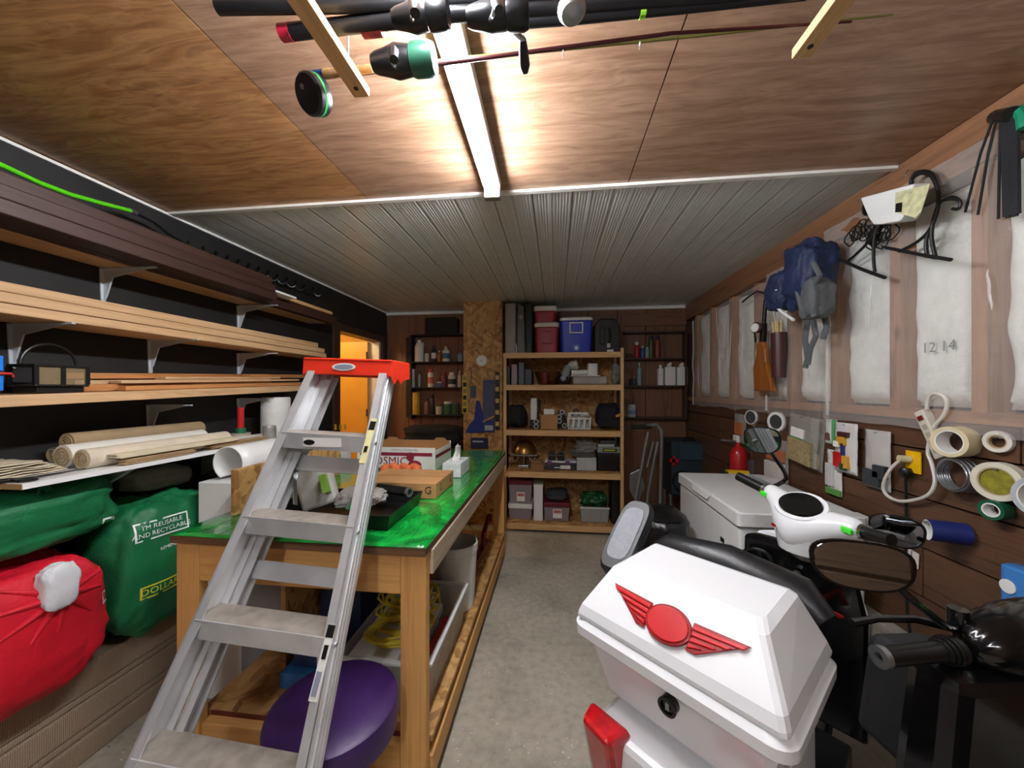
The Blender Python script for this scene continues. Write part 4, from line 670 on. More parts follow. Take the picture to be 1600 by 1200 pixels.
def gear(px,py,Y,k,n,label,m1,m2):
    q=P(px,py,Y=Y); t=thing('camera_gear',label,'camera gear',(q.x,Y,sz[k]))
    for i in range(n): c=V((q.x+random.uniform(-.035,.035),Y+random.uniform(-.02,.02),sz[k]+.03+.045*i)); MB().cyl(c+V((0,-.035,0)),c+V((0,.03,0)),.026,.022).build('lens',m1,t,smooth=True); MB().ring(c+V((0,-.037,0)),(0,-1,0),.025,.015,.004).build('ring',m2,t)
    MB().box(q.x-.035,q.x+.035,Y+.03,Y+.06,sz[k]+.001,sz[k]+.045*n).build('body',m1,t,bevel=.005)
gear(833,668,3.72,2,2,'black camera lens pile beside the white flask',M_blackpl,M_steel); gear(877,668,3.84,2,4,'stacked black camera gear beside the brown carton',M_blackpl,M_steel)
x0,x1,z0,z1=onsh(888,922,640,2,3.72); t=thing('cutlery_caddy','white plastic caddy with arched slots on the third shelf','caddy',((x0+x1)/2,3.72,z0)); wm=(x1-x0)/4
MB().box(x0-.012,x1+.012,3.715,3.86,z0+.10,z0+.115).box(x0,x1,3.72,3.86,z0+.001,z0+.012).box(x0,x1,3.85,3.86,z0+.01,z0+.16).build('body',M_white,t,bevel=.003)
for k in range(5): xx=x0+wm*k; MB().prism([(xx-.004,3.72,z0+.005),(xx+.004,3.72,z0+.005),(xx+.014,3.72,z0+.12),(xx-.014,3.72,z0+.12)],(0,.01,0)).build('rib',M_white,t)
MB().bar((x0+.02,3.76,z0+.16),(x1-.02,3.76,z0+.16),.02,.02).build('handle',M_white,t,bevel=.005); MB().tube([(x0+.04,3.80,z0+.13),(x0+.06,3.80,z0+.20),(x0+.10,3.80,z0+.19),(x0+.11,3.80,z0+.13)],.006).build('whisk',M_blackpl,t,smooth=True)
# fourth shelf
q=P(819,735,Y=3.85); t=thing('brass_scale','old brass balance with dome on the fourth shelf','balance',(q.x,3.85,sz[3])); bz=sz[3]; br=mat('brass','9a7440',.3,.8,var=.15)
MB().lathe((q.x,3.88,bz+.15),[(.13,0),(.125,.03),(.10,.08),(.05,.12),(.005,.13)],28).build('dome',br,t,smooth=True); MB().box(q.x-.14,q.x+.14,3.80,3.82,bz+.12,bz+.135).build('beam',M_steel,t); MB().cyl((q.x,3.81,bz+.02),(q.x,3.81,bz+.13),.009).build('post',M_steel,t); MB().box(q.x-.055,q.x+.055,3.77,3.85,bz+.001,bz+.03).build('base',M_steel,t,bevel=.004)
for dx in(-.13,.13): MB().lathe((q.x+dx,3.82,bz+.10),[(.005,0),(.035,.01),(.04,.03)],18).build('pan',br,t,smooth=True); MB().tube([(q.x+dx*.4,3.79,bz+.11),(q.x+dx*.7,3.78,bz+.06),(q.x+dx*.9,3.79,bz+.11)],.005).build('wire',M_steel,t)
x0,x1,z0,z1=onsh(830,850,718,3,3.72); MB().box(x0,x1,3.65,3.76,z0+.001,z0+.075).box(x0+.005,x1-.02,3.66,3.75,z0+.076,z0+.105).solo('small_carton',cardboard('dull_box','8f6b45'),'dull brown cartons stacked in front of the brass balance','box',bevel=.002)
x0,x1,z0,z1=onsh(852,900,724,3,3.72); t=thing('sewing_case','clear case with purple clips on the fourth shelf','case',(x0,3.72,z0)); MB().box(x0,x1,3.73,3.9,z0+.001,z0+.075).build('body',plastic_sheet('smoke_film',.8,'4a4650',.3),t,bevel=.006); MB().box(x0-.004,x1+.004,3.726,3.904,z0+.076,z0+.09).build('lid',M_white,t,bevel=.004)
for dx in(.02,.20): MB().box(x0+dx,x0+dx+.045,3.72,3.727,z0+.055,z0+.092).build('clip',mat('purple_clip','6d3a66',.5),t)
MB().box(x0+.15,x0+.25,3.721,3.727,z0+.012,z0+.05).build('tray',M_paper,t,bevel=.004); MB().box(x0+.09,x0+.155,3.719,3.726,z0+.022,z0+.03).build('tool',M_paper,t)
for k,px in enumerate((862,876)):
    q=P(px,718,Y=3.78); t=thing('battery_charger',('black battery pack beside the dull brown cartons','black battery pack beside the wrapped plates')[k],'battery',(q.x,3.78,z0+.092),0,'black battery packs on the clear case'); MB().box(q.x-.035,q.x+.035,3.75,3.82,z0+.0925,z0+.15).build('pack',M_blackpl,t,bevel=.006); MB().prism([(q.x-.03,3.76,z0+.151),(q.x+.02,3.76,z0+.151),(q.x+.03,3.76,z0+.185),(q.x-.01,3.76,z0+.175)],(0,.05,0)).build('clip',M_blackpl,t,bevel=.004)
x0,x1,z0,z1=onsh(901,932,715,3,3.72); MB().box(x0,x1,3.72,3.9,z0+.001,z1).solo('grey_bin',mat('bin_grey','b4b9b6',.4),'light grey plastic bin under the wrapped plates','bin',bevel=.005)
q=P(912,712,Y=3.80); t=thing('wrapped_plates','stack of plates wrapped in clear plastic on the grey bin','plates',(q.x,3.8,z1+.002))
for k in range(3): MB().lathe((q.x-.02,3.82,z1+.003+.018*k),[(.06,0),(.12,.012),(.125,.016),(.12,.017)],30).build('plate',mat('plate_grey','a9aaa6',.3),t,smooth=True)
bag('pl',None,'',(q.x+.02,3.82,z1+.11),.09,.10,.05,91,wr=.4).build('wrap',plastic_sheet('wrap_film',.3,'d5d5d0',.1),t,smooth=60)
x0,x1,z0,z1=onsh(934,969,708,3,3.74); t=thing('file_box','black lidded box on the fourth shelf with grey case on it','box',(x0,3.74,z0)); MB().box(x0,x1,3.74,3.95,z0+.001,z1-.02).build('box',M_blackpl,t,bevel=.004); MB().box(x0-.004,x1+.004,3.736,3.954,z1-.02,z1).build('lid',M_black,t,bevel=.004)
t=thing('label_maker_case','light grey case with yellow lettering panel on the black box','case',(x0,3.74,z1)); MB().box(x0+.0,x1,3.75,3.93,z1+.001,z1+.06).build('case',mat('case_pale','8f948c',.45),t,bevel=.005); MB().box(x0+.05,x1-.03,3.746,3.75,z1+.015,z1+.045).build('panel',M_blackpl,t); MB().box(x0+.06,x1-.045,3.744,3.746,z1+.024,z1+.036).build('yellow_mark',mat('lime_text','c8d03a',.5),t)
MB().box(x0+.005,x1-.05,3.76,3.92,z1+.062,z1+.085).solo('notebook',mat('note_grey','c2c3bb',.5),'pale flat box lying on the light grey case','box',bevel=.003)
MB().box(x0+.03,x1-.03,3.77,3.92,z1+.087,z1+.125).solo('notebook',mat('note_dark','5d605c',.5),'grey flat tin on top of the pale flat box','tin',bevel=.004)
# bottom shelf
def tote(px0,px1,pt,pl,Y,zb,film,lidc,label,lab=True,d=.28):
    x0,x1,_,z1=onsh(px0,px1,pt,4,Y); zl=P(px0,pl,Y=Y).z; t=thing('storage_bin',label,'storage bin',((x0+x1)/2,Y,zb)); hollow(x0,x1,Y,Y+d,zb+.002,zl,.004,.012).build('tub',film,t)
    if lidc: MB().box(x0-.006,x1+.006,Y-.006,Y+d+.006,zl+.001,z1).build('lid',lidc,t,bevel=.004)
    else: MB().bar((x0-.004,Y,zl),(x1+.004,Y,zl),.014,.014).build('rim',mat('tote_rim','dfe0dd'),t)
    for k in range(5): c=V((random.uniform(x0+.05,x1-.05),Y+.05+.04*random.random(),zb+.02)); bag('c',None,'',c+V((0,0,.03)),.03,.03,.025,k,wr=.2).build('contents',mat(('red_bits','6d2f3c','dark_bits','40363a')[2*(k%2)],('6d2f3c','40363a')[k%2],.6),t,smooth=60)
    if lab: a=x0+(x1-x0)*.35; lbl=MB().box(a,a+(x1-x0)*.35,Y-.002,Y-.0005,zb+.03,zb+.12).build('label',M_paper,t); MB().box(a+.008,a+(x1-x0)*.33,Y-.003,Y-.002,zb+.08,zb+.11).build('label_print',mat('pink_print','c06a70',.6),lbl)
    return z1
f1=plastic_sheet('bin_film',.5,'b9a8ae',.2); ml=mat('maroon_lid','6d1830',.4)
zz=tote(795,831,787,794,3.72,sz[4],f1,M_white,'clear lidded bin at the bottom left of the shelving',False)
tote(795,831,750,757,3.72,zz,f1,ml,'clear bin with maroon lid stacked on the bottom left bin')
zz=tote(850,890,785,792,3.72,sz[4],f1,ml,'clear bin with maroon lid and paper label in the middle of the bottom shelf')
q=P(870,780,Y=3.8); bag('fb',None,'',(q.x,3.85,zz+.055),.11,.10,.05,15,wr=.1).solo('folded_jacket',mat('dark_grey_cloth','3c3d42',.8),'folded dark grey jacket on the maroon lidded bin','cloth',smooth=60)
tote(907,952,787,793,3.72,sz[4],plastic_sheet('bin_film2',.45,'c9cdc9',.2),None,'open clear bin heaped with green packets',False)
q=P(928,780,Y=3.8); bag('gp',None,'',(q.x,3.86,sz[4]+.20),.11,.09,.06,19,wr=.25).solo('green_packets',mat('green_foil','1c5a2c',.3,var=.4,nscale=30),'crumpled dark green foil packets in the open bin','packets',smooth=60)
x0,x1,z0,z1=onsh(834,848,757,4,3.71); t=thing('white_carton','tall narrow white carton between the clear bins','box',(x0,3.71,z0)); MB().box(x0,x1,3.71,3.95,z0+.001,z1-.02).build('box',M_paper,t,bevel=.002); MB().box(x0-.004,x1+.004,3.705,3.955,z1-.02,z1).build('lid',M_paper,t,bevel=.002)
x0,x1,z0,z1=onsh(956,969,748,4,3.70); rbox(MB(),x0,x1,3.70,3.95,z0+.001,z1,.015).solo('slim_black_case',M_blackpl,'tall slim black case at the right of the bottom shelf','case',smooth=True)
# ================= brown wall shelf at the back right
Yw=4.09; dkp=wood('dark_shelf','4d2f20','2e1b12','X',.5); x0=P(976,600,Y=Yw).x; x1=P(1074,600,Y=Yw).x
t=thing('wall_shelf','dark stained open wall shelf right of the storage shelving','shelf',((x0+x1)/2,YB,P(1000,652,Y=Yw).z)); wz=[P(1020,y,Y=Yw).z for y in(652,602,559,517)]
for z in wz: MB().box(x0,x1,Yw,YB-.001,z-.018,z).build('shelf',dkp,t,bevel=.002)
MB().box(x1-.02,x1,Yw,YB-.001,wz[0],wz[3]).build('side',dkp,t)
for a in [(995,533,558,8,'a8202c','red spray bottle on the upper brown shelf','d8d8d8','can'),(1004,539,558,7,'36507c','blue spray can on the upper brown shelf','a0a4a8','can'),(1011,541,558,6,'8c9c96','small pale green can on the upper brown shelf','b0b8b4','can'),(1017,523,558,8,'3f5a2c','tall black and green aerosol on the upper brown shelf','161616','can'),(1027,523,558,8,'8c3c28','tall black and red aerosol on the upper brown shelf','161616','can')]: bottle(a[0],a[1],a[2],a[3],4.14,wz[2],a[4],a[5],a[6],shape=a[7])
for a in [(985,588,601,4,'2c3038','tiny dark bottle at the left of the lower brown shelf','c0c0c0','bottle'),(991,588,601,5,'3a4258','tiny blue black bottle on the lower brown shelf','d8d8d8','bottle'),(999,566,601,7,'7f9c9c','pale teal nozzle bottle on the lower brown shelf','d8e0e0','bottle')]: bottle(a[0],a[1],a[2],a[3],4.14,wz[1],a[4],a[5],a[6],shape=a[7],neck=.25)
for px0,px1,pt,lb in((1028,1037,570,'narrow white bottle beside the spray jugs'),(1039,1056,567,'white spray jug nearer the narrow bottle'),(1058,1075,567,'white spray jug at the shelf end')):
    a=P(px0,602,Y=4.13); b=P(px1,pt,Y=4.13); t=thing('white_jug',lb+' on the lower brown shelf','jug',((a.x+b.x)/2,4.13,wz[1])); hh=b.z-wz[1]; rbox(MB(),a.x,b.x-.004,4.11,4.18,wz[1]+.001,wz[1]+hh*.82,.012).build('body',M_white,t,smooth=True); MB().lathe(((a.x+b.x)/2,4.145,wz[1]+hh*.8),[(.018,0),(.014,.02),(.016,.025),(.016,hh*.2)],14).build('cap',M_white,t,smooth=True)
    if px1-px0>12: MB().tube([((a.x+b.x)/2-.03,4.14,wz[1]+hh*.86),((a.x+b.x)/2+.01,4.13,wz[1]+hh*1.0)],.012).build('sprayer',M_paper,t,smooth=True)
bottle(987,632,651,13,4.14,wz[0],'c9ccd0','white tub with blue label at the left of the lowest brown shelf','d8d8d8',shape='jar',band='7f98b8',name='tub',cat='tub')
q=P(984,559,Y=4.13); bag('rk',None,'',(q.x,4.14,wz[2]+.025),.03,.025,.024,4,wr=.2).solo('dark_ornament',mat('dark_bronze','3a2c22',.5),'small dark lump at the left of the upper brown shelf','ornament',smooth=60)
# ================= far right corner: hand truck, saw, bin, freezer, extinguisher, drill
t=thing('hand_truck','folded silver hand truck with black grip against the back wall','hand truck',(.80,3.45,0)); hm=mat('silver_tube','9a9c9c',.35,.7)
ht=lambda px,py:P(px,py,Y=3.45)
MB().tube([ht(1000,668),ht(1026,663),ht(1033,672),ht(1034,690),ht(1031,800)],.017,10).build('frame_tube',hm,t,smooth=True); MB().tube([ht(1013,675),ht(1008,700),ht(985,830)],.015,10).build('frame_tube',hm,t,smooth=True); MB().tube([ht(1028,690),ht(1020,730),ht(1012,775),ht(1006,850)],.015,10).build('frame_tube',hm,t,smooth=True)
MB().cyl(ht(985,667),ht(1018,667),.02).build('grip',M_blackpl,t,smooth=True); MB().tube([ht(1021,690),ht(1011,730)],.008).build('rod',M_steel,t); MB().prism([ht(985,740),ht(1000,733),ht(1008,760),ht(996,790),ht(984,765)],(0,.02,0)).build('plate',M_steel,t,bevel=.004)
a=ht(988,835); a.z=.11; MB().ring(a+V((-.0,-.0,0)),(1,.1,0),.105,.05,.045).build('wheel',M_blackpl,t,smooth=True); b=a+V((.22,.03,0)); MB().ring(b,(1,.1,0),.105,.05,.045).build('wheel',M_blackpl,t,smooth=True); MB().bar(a+V((.02,0,0)),b,.02,.02).build('axle',M_steel,t)
t=thing('table_saw','dark teal wheeled jobsite saw folded by the back wall','table saw',(1.12,3.86,0)); x0,x1=P(1048,700,Y=3.75).x,P(1103,700,Y=3.75).x
rbox(MB(),x0,x1,3.75,4.12,.38,P(1060,690,Y=3.75).z,.03).build('body',mat('teal_dark','24323a',.5),t,smooth=True); MB().box(x1,x1+.03,3.74,4.14,.30,.92).build('table_plate',M_steel,t,bevel=.004); MB().box(x0+.09,x1-.03,3.735,3.75,.72,.87).build('front_panel',mat('teal_mid','2f4550',.45),t,bevel=.008)
q=P(1058,720,Y=3.73); MB().box(q.x-.045,q.x-.017,3.725,3.735,q.z-.045,q.z+.045).box(q.x-.075,q.x+.013,3.725,3.735,q.z-.017,q.z+.017).build('red_switch',M_red,t); MB().ring((q.x+.05,3.73,.52),(0,-1,0),.10,.085,.012).build('guard',M_blackpl,t)
for xx in(x0+.02,x1-.03): MB().cyl((xx,3.80,.0),(xx,3.83,.38),.016).build('leg',M_steel,t); MB().cyl((xx,4.06,.0),(xx,4.03,.38),.016).build('leg',M_steel,t)
MB().tube([(x0+.12,3.78,.885),(x0+.13,3.77,.93),(x0+.22,3.77,.93),(x0+.24,3.78,.885)],.01).build('handle',M_blackpl,t,smooth=True)
t=thing('waste_bin','round bin lined with a black plastic bag beside the freezer','waste bin',(.615,2.25,0)); c=(.615,2.25,0)
MB().lathe(c,[(.115,.0),(.13,.02),(.145,.40),(.14,.40)],28).build('bin',mat('bin_dark','2a2c2f',.5),t,smooth=True); mb=MB(); mb.grid(lambda u,v:V((.615,2.25,.28+.42*v))+V((math.cos(2*math.pi*u),math.sin(2*math.pi*u),0))*(.148+.012*nz((math.cos(6.28*u)*3,math.sin(6.28*u)*3,v*5),1)-(.10*max(0,(v-.85)/.15)**2)),40,16,cu=True); mb.build('liner',mat('bin_liner','0f0f10',.28,bump=.6,bscale=25),t,smooth=60)
MB().lathe((.615,2.25,.40),[(.152,0),(.155,.008),(.155,.016),(.152,.02)],30).build('band',M_blackpl,t,smooth=True); MB().lathe((.615,2.25,.66),[(.12,0),(.135,.01),(.08,.05),(.001,.06)],28).build('bag_top',mat('bin_liner','0f0f10'),t,smooth=True)
t=thing('chest_freezer','white chest freezer with lid handle against the right wall','freezer',(1.09,2.15,0)); fx0,fx1,fy0,fy1=.80,1.325,1.74,2.55; fw_=mat('freezer_white','dcdedd',.35,var=.03)
rbox(MB(),fx0+.012,fx1,fy0+.012,fy1,.03,.78,.018,3).build('cabinet',fw_,t,smooth=True); rbox(MB(),fx0,fx1,fy0,fy1,.795,.855,.018,3).build('lid',fw_,t,smooth=True); MB().box(fx0+.016,fx1,fy0+.016,fy1-.005,.78,.795).build('seal',mat('seal_grey','9a9c9b',.6),t)
MB().prism([(fx0-.001,2.02,.855),(fx0-.012,2.06,.82),(fx0-.012,2.26,.82),(fx0-.001,2.30,.855)],(.03,0,.002)).build('lid_handle',fw_,t,bevel=.004); MB().box(fx0+.008,fx0+.0125,1.90,1.935,.655,.675).build('badge',M_blackpl,t); MB().cyl((1.0,fy0-.001,.825),(1.0,fy0+.002,.825),.009).build('screw_cover',M_white,t)
for xx in(fx0+.06,fx1-.05):
    for yy in(fy0+.06,fy1-.06): MB().cyl((xx,yy,0),(xx,yy,.032),.02).build('foot',M_blackpl,t)
for yy in(1.8,2.45): MB().box(fx1,fx1+.02,yy-.03,yy+.03,.70,.85).build('hinge',M_white,t)
q=V((1.30,2.82,0)); t=thing('fire_extinguisher','red fire extinguisher hung on the wall beyond the freezer','fire extinguisher',(q.x,q.y,.6)); c=(q.x,q.y,0)
MB().box(q.x+.05,XR-.006,q.y-.02,q.y+.02,.72,.9).build('bracket',M_steel,t); MB().lathe((q.x,q.y,.60),[(.05,0),(.055,.01),(.055,.34),(.04,.38),(.018,.395),(.018,.42)],24).build('cylinder',mat('ext_red','a3161c',.3),t,smooth=True); MB().bar((q.x-.02,q.y,1.03),(q.x-.12,q.y-.01,1.04),.016,.012).build('lever',M_steel,t); MB().lathe((q.x,q.y,.62),[(.0555,0),(.0555,.10)],24).build('label',M_paper,t,smooth=True)
q=V((1.215,2.64,.78)); MB().box(q.x-.16,q.x+.11,2.57,2.72,.0,.78).solo('dark_crate',M_brown,'dark brown crate behind the freezer below the yellow tool','crate',bevel=.004); t=thing('cordless_drill','yellow cordless tool lying on the dark crate by the extinguisher','drill',(q.x,2.64,.782)); MB().cyl((q.x-.07,2.64,.825),(q.x+.06,2.64,.82),.038,n=18).build('body',mat('drill_yellow','d9b21e',.4),t,smooth=True); MB().cyl((q.x-.10,2.64,.826),(q.x-.07,2.64,.825),.025).build('nose',M_blackpl,t,smooth=True)
# ================= things hung on the right wall
XWp=XR-.004
def wl_(px,py,d=.0): return P(px,py,X=XWp-d)
def roll_on_wall(px,py,ro,ri,dep,m,label,mi=None,name='tape_roll',cat='tape',ax=(-1,-.25,0),d=.004,core=None):
    q=wl_(px,py,d); a=V(ax).normalized(); t=thing(name,label,cat,q); MB().ring(q,a,ro,ri+.004,dep).build('tape',m,t,smooth=True); MB().ring(q+a*.001,a,ri+.004,ri,dep-.002).build('core',mi or cardboard('tape_core','b8a17c'),t,smooth=True); MB().cyl(V((XWp+.02,q.y,q.z+ri-.004)),q+a*(dep+.01)+V((0,0,ri-.004)),.0025,n=8).build('nail',M_steel,t); return t,q,a
roll_on_wall(1505,690,.052,.036,.06,mat('masking','d9cba5',.6),'wide cream masking tape roll beside the power strip',M_paper)
roll_on_wall(1563,690,.034,.019,.014,mat('white_tape','d8d4c8',.5),'small flat white tape ring on the wall')
t,q,a=roll_on_wall(1568,752,.060,.040,.03,mat('cream_tape','ddd8c4',.5),'cream tape roll with olive label beside the wire coil'); v,f=ell(.039,.039); xd=V((.25,-1,0)); decal(v,f,q+a*.02,xd,(0,0,1),mat('olive_label','8a8628',.5,var=.4,nscale=40),t,'label',off=.004)
roll_on_wall(1640,778,.06,.045,.03,mat('clear_tape','b9bfc2',.2),'clear tape roll at the far right of the tape row',M_white)
roll_on_wall(1566,796,.031,.018,.045,mat('green_tape','12583c',.4),'small dark green tape roll below the cream roll',M_paper)
roll_on_wall(1512,835,.036,.031,.10,mat('blue_tape','1c2a6a',.45),'long dark blue tape roll with white core',M_paper,ax=(-1,.35,0))
q=wl_(1509,742,.004); t=thing('wire_coil','coil of shiny steel wire hung below the masking tape','wire coil',q)
for k in range(9): rr=.052+.003*math.sin(k*2.1); MB().tube([q+V((-.004-.005*k,rr*math.cos(a),rr*math.sin(a)*1.02)) for a in [2*math.pi*i/28 for i in range(28)]],.003,6,closed=True).build('wire',M_steel,t,smooth=True)
# power strip, plate, cords
a,b=wl_(1441,642,.02),wl_(1475,716,.02); t=thing('power_strip','slanted beige power strip screwed to the dark planks','power strip',b); strip=t; dd=(b-a).normalized(); nn=V((-1,0,0)); s_=dd.cross(nn).normalized(); MB().ob((a+b)/2,(b-a)/2,s_*.019,nn*.016).build('body',mat('strip_beige','cfc9ba',.45),t,bevel=.004); MB().ob(a+dd*.03+nn*.017,dd*.008,s_*.009,nn*.004).build('switch',mat('switch_red','701414',.4),t)
for k in range(4): MB().ob(a+dd*(.065+.03*k)+nn*.0162,dd*.009,s_*.009,nn*.0006).build('socket',mat('socket_shade','a9a394',.5),t)
a,b=wl_(1417,703,.0),wl_(1441,742,.0); t=thing('outlet_plate','bright yellow outlet plate on the dark planks','outlet',wl_(1429,745)); y0,y1=min(a.y,b.y),max(a.y,b.y); MB().box(XWp-.006,XWp,y0,y1,b.z,a.z).build('plate',mat('yellow_plate','f2bd06',.4),t,bevel=.002); MB().cyl(V((XWp-.006,y1-.02,a.z-.035)),V((XWp-.04,y1-.012,a.z-.033)),.014).build('plug',mat('plug_ivory','cfc7a0',.5),t,smooth=True)
loop=[(1413,717),(1398,726),(1386,742),(1380,760),(1386,774),(1405,783),(1430,781),(1452,772),(1461,752),(1456,725),(1450,705),(1458,670),(1475,648),(1480,630),(1474,619),(1460,615),(1451,622),(1448,640)]
def smoothp(pts,n=4):
    out=[]; p=[V(x) for x in pts]
    for i in range(len(p)-1):
        a,b,c,d=p[max(i-1,0)],p[i],p[i+1],p[min(i+2,len(p)-1)]
        for k in range(n): u=k/n; out.append(.5*((2*b)+(c-a)*u+(2*a-5*b+4*c-d)*u*u+(3*b-a-3*c+d)*u**3))
    return out+[p[-1]]
MB().tube(smoothp([wl_(x,y,.03+.006*math.sin(i)) for i,(x,y) in enumerate(loop)]),.0062,8).build('cord',mat('cord_white','dcd8cc',.45),strip,smooth=True,label='white cord looping to the yellow plate')
t=thing('black_cord','black plug and cord dropping from the yellow plate down the planks','cord',wl_(1416,890)); q=wl_(1415,737,.02); MB().lathe(q+V((0,0,-.015)),[(.008,-.01),(.018,0),(.022,.015),(.016,.03)],16).build('plug',M_blackpl,t,smooth=True); MB().tube([q,wl_(1416,800,.012),wl_(1414,880,.012),wl_(1418,960,.06),wl_(1424,1010,.08)],.005,8).build('cord',M_blackpl,t,smooth=True)
q=wl_(1427,873,.006); MB().ob(q,(0,.022,.002),(0,-.002,.03),(.001,0,0)).build('card',mat('rag_white','d9d2cf',.8,var=.1),thing('striped_card','small white striped card pinned beside the black cord','card',q-V((0,0,.03))))
MB().ob(q+V((-.0025,.006,0)),(0,.0012,0),(0,-.002,.03),(.0005,0,0)).build('stripe',mat('stripe_purple','5a3a50',.8),bpy.data.objects['striped_card'])
# hanging packets
def packet(px0,px1,py0,py1,label,m,parts,d=.012,tilt=0,cat='packet',name='hanging_packet'):
    a,b=wl_(px0,py1,d),wl_(px1,py0,d); c=(a+b)/2; t=thing(name,label,cat,V((c.x,c.y,a.z))); hw,hh=abs(a.y-b.y)/2,(b.z-a.z)/2; yy=V((0,-math.cos(tilt),math.sin(tilt))); zz=V((0,math.sin(tilt),math.cos(tilt)))
    MB().grid(lambda u,v:c+yy*(u-.5)*2*hw+zz*(v-.5)*2*hh+V((-.012*math.sin(math.pi*u)*math.sin(math.pi*v)**.5+.003*nz((u*6,v*6,px0),1),0,0)),10,14).build('pouch',m,t,smooth=60,solid=.002)
    for (u0,u1,v0,v1,pm,th,nm) in parts: p=c+yy*((u0+u1)-1)*hw+zz*((v0+v1)-1)*hh+V((-.006-th/2,0,0)); MB().ob(p,yy*(u1-u0)*hw,zz*(v1-v0)*hh,V((th/2+.004,0,0))).build(nm,pm,t,bevel=.003)
    MB().cyl(V((XWp+.01,b.y,b.z))+yy*0+V((0,(a.y-b.y)/2,-.01)),V((c.x-.015,c.y,b.z-.01)),.002,n=6).build('nail',M_steel,t); return t
cf=plastic_sheet('packet_film',.35,'c9c4bb',.15); cw=mat('packet_white','d8d6d2',.35,var=.05)
packet(1232,1278,652,718,'clear zip bag of tan hardware below the backpack',cf,[(.1,.9,.02,.5,mat('tan_bits','9b8a64',.7,var=.3,nscale=60),.012,'contents'),(.15,.6,.5,.72,M_paper,.003,'label'),(.15,.6,.49,.53,mat('green_stripe','3d8a3c',.5),.004,'stripe')],tilt=-.1,d=.04)
packet(1265,1288,655,732,'clear bag of cream outlet covers behind the hardware bag',cf,[(.2,.8,.05,.32,mat('ivory_part','c2b894',.5),.014,'covers')],d=.006,tilt=-.1)
packet(1290,1308,656,692,'small packet with green edge on the planks',cw,[(.75,.98,.0,1.0,mat('green_edge','4fae6a',.5),.004,'green_edge'),(.2,.6,.15,.45,mat('brown_part','6d4a3c',.6),.006,'contents')])
packet(1305,1340,663,734,'white bag of coloured wire connectors',cw,[(.1,.45,.1,.4,M_red,.012,'red_part'),(.5,.75,.1,.35,mat('connector_yellow','d8a53a',.5),.012,'yellow_part'),(.25,.65,.55,.72,mat('connector_orange','c99a2c',.5),.012,'yellow_part'),(.45,.6,.35,.6,mat('connector_blue','2a2f70',.5),.012,'blue_part'),(.3,.75,.72,.82,mat('connector_brown','4a2020',.5),.012,'brown_part'),(.4,.6,.05,.2,mat('connector_green','1f5a3a',.5),.012,'green_part'),(.12,.38,.5,.62,M_paper,.013,'tag')],d=.03)
packet(1293,1316,706,769,'tall white blister card with green foot below the small packet',cw,[(.0,1,.0,.14,mat('green_foot','5f9a4a',.5),.003,'green_foot'),(.15,.65,.2,.7,plastic_sheet('blister',.6,'e6e6e4',.1),.014,'blister')],d=.006)
packet(1352,1392,675,758,'clear bag holding a dark grey bracket on the planks',plastic_sheet('bag_white',.75,'d6d3ce',.15),[(.1,.75,.05,.32,mat('dark_part','33383c',.5),.014,'bracket'),(.5,.95,.2,.42,mat('dark_part','33383c'),.014,'bracket')])
packet(1198,1232,690,745,'clear pack of orange sanding pads below the disc spool',cf,[(.1,.9,.05,.45,mat('pad_white','c9c5be',.7),.02,'pads'),(.15,.9,.5,.75,mat('pad_orange','b0653c',.7),.014,'pads')])
packet(1148,1166,648,690,'clear pack with orange disc hung near the corner',cf,[(.2,.8,.3,.7,mat('pad_orange','b0653c'),.01,'disc'),(.1,.5,.02,.25,M_paper,.012,'label')])
for px,py,lb in((1216,659,'spool of dark mesh disc with white rim on the wall'),(1176,652,'half hidden dark disc with white rim near the corner')):
    q=wl_(px,py,.005); t=thing('sanding_disc',lb,'disc',q); MB().ring(q,(-1,-.3,0),.062 if px>1200 else .05,.045,.02).build('rim',M_white,t,smooth=True); MB().cyl(q,q+V((-1,-.3,0)).normalized()*.018,.05 if px>1200 else .045,n=28).build('disc',mat('mesh_dark','3a3c3c',.6,var=.3,nscale=50),t,smooth=True)
q=wl_(1199,680,.03); MB().bar(q+V((0,.03,-.06)),q+V((0,-.01,.03)),.012,.03).solo('metal_clip',M_chrome,'bright metal strip hanging between the discs','metal strip')
# rifle, quiver, straps, backpack
gx=1.355; g_=lambda px,py:P(px,py,X=gx); t=thing('air_rifle','wooden stocked air rifle hanging muzzle up on the plastic sheet','rifle',g_(1200,610)); ws=wood('stock_wood','a5642c','6d3a16','Z',.3)
MB().prism([g_(x,y) for x,y in((1186,611),(1215,612),(1211,590),(1204,565),(1203,545),(1198,532),(1189,536),(1190,552),(1184,575))],(-.035,0,0)).build('stock',ws,t,bevel=.01); MB().bar(g_(1196,540)+V((-.017,0,0)),g_(1198,505)+V((-.017,0,0)),.03,.035,up=(0,1,0)).build('receiver',M_blackpl,t,bevel=.005); MB().cyl(g_(1197,520)+V((-.017,0,0)),g_(1201,468)+V((-.017,0,0)),.012).build('barrel',M_blackpl,t,smooth=True); MB().tube([g_(1196,518)+V((-.02,0,0)),g_(1184,520)+V((-.02,0,0)),g_(1186,535)+V((-.02,0,0))],.006).build('trigger_guard',M_blackpl,t)
q=g_(1197,512)+V((-.05,0,0)); t=thing('reel_disc','white faced reel hanging in front of the rifle','reel',q); MB().lathe(q,[(.034,0),(.036,.004),(.036,.02),(.03,.022),(.001,.022)],24,ax=(-1,-.4,0)).build('drum',mat('maroon_drum','4a2420',.4),t,smooth=True); MB().lathe(q+V((-.021,-.008,0)),[(.028,0),(.028,.004),(.001,.005)],24,ax=(-1,-.4,0)).build('face',M_white,t,smooth=True)
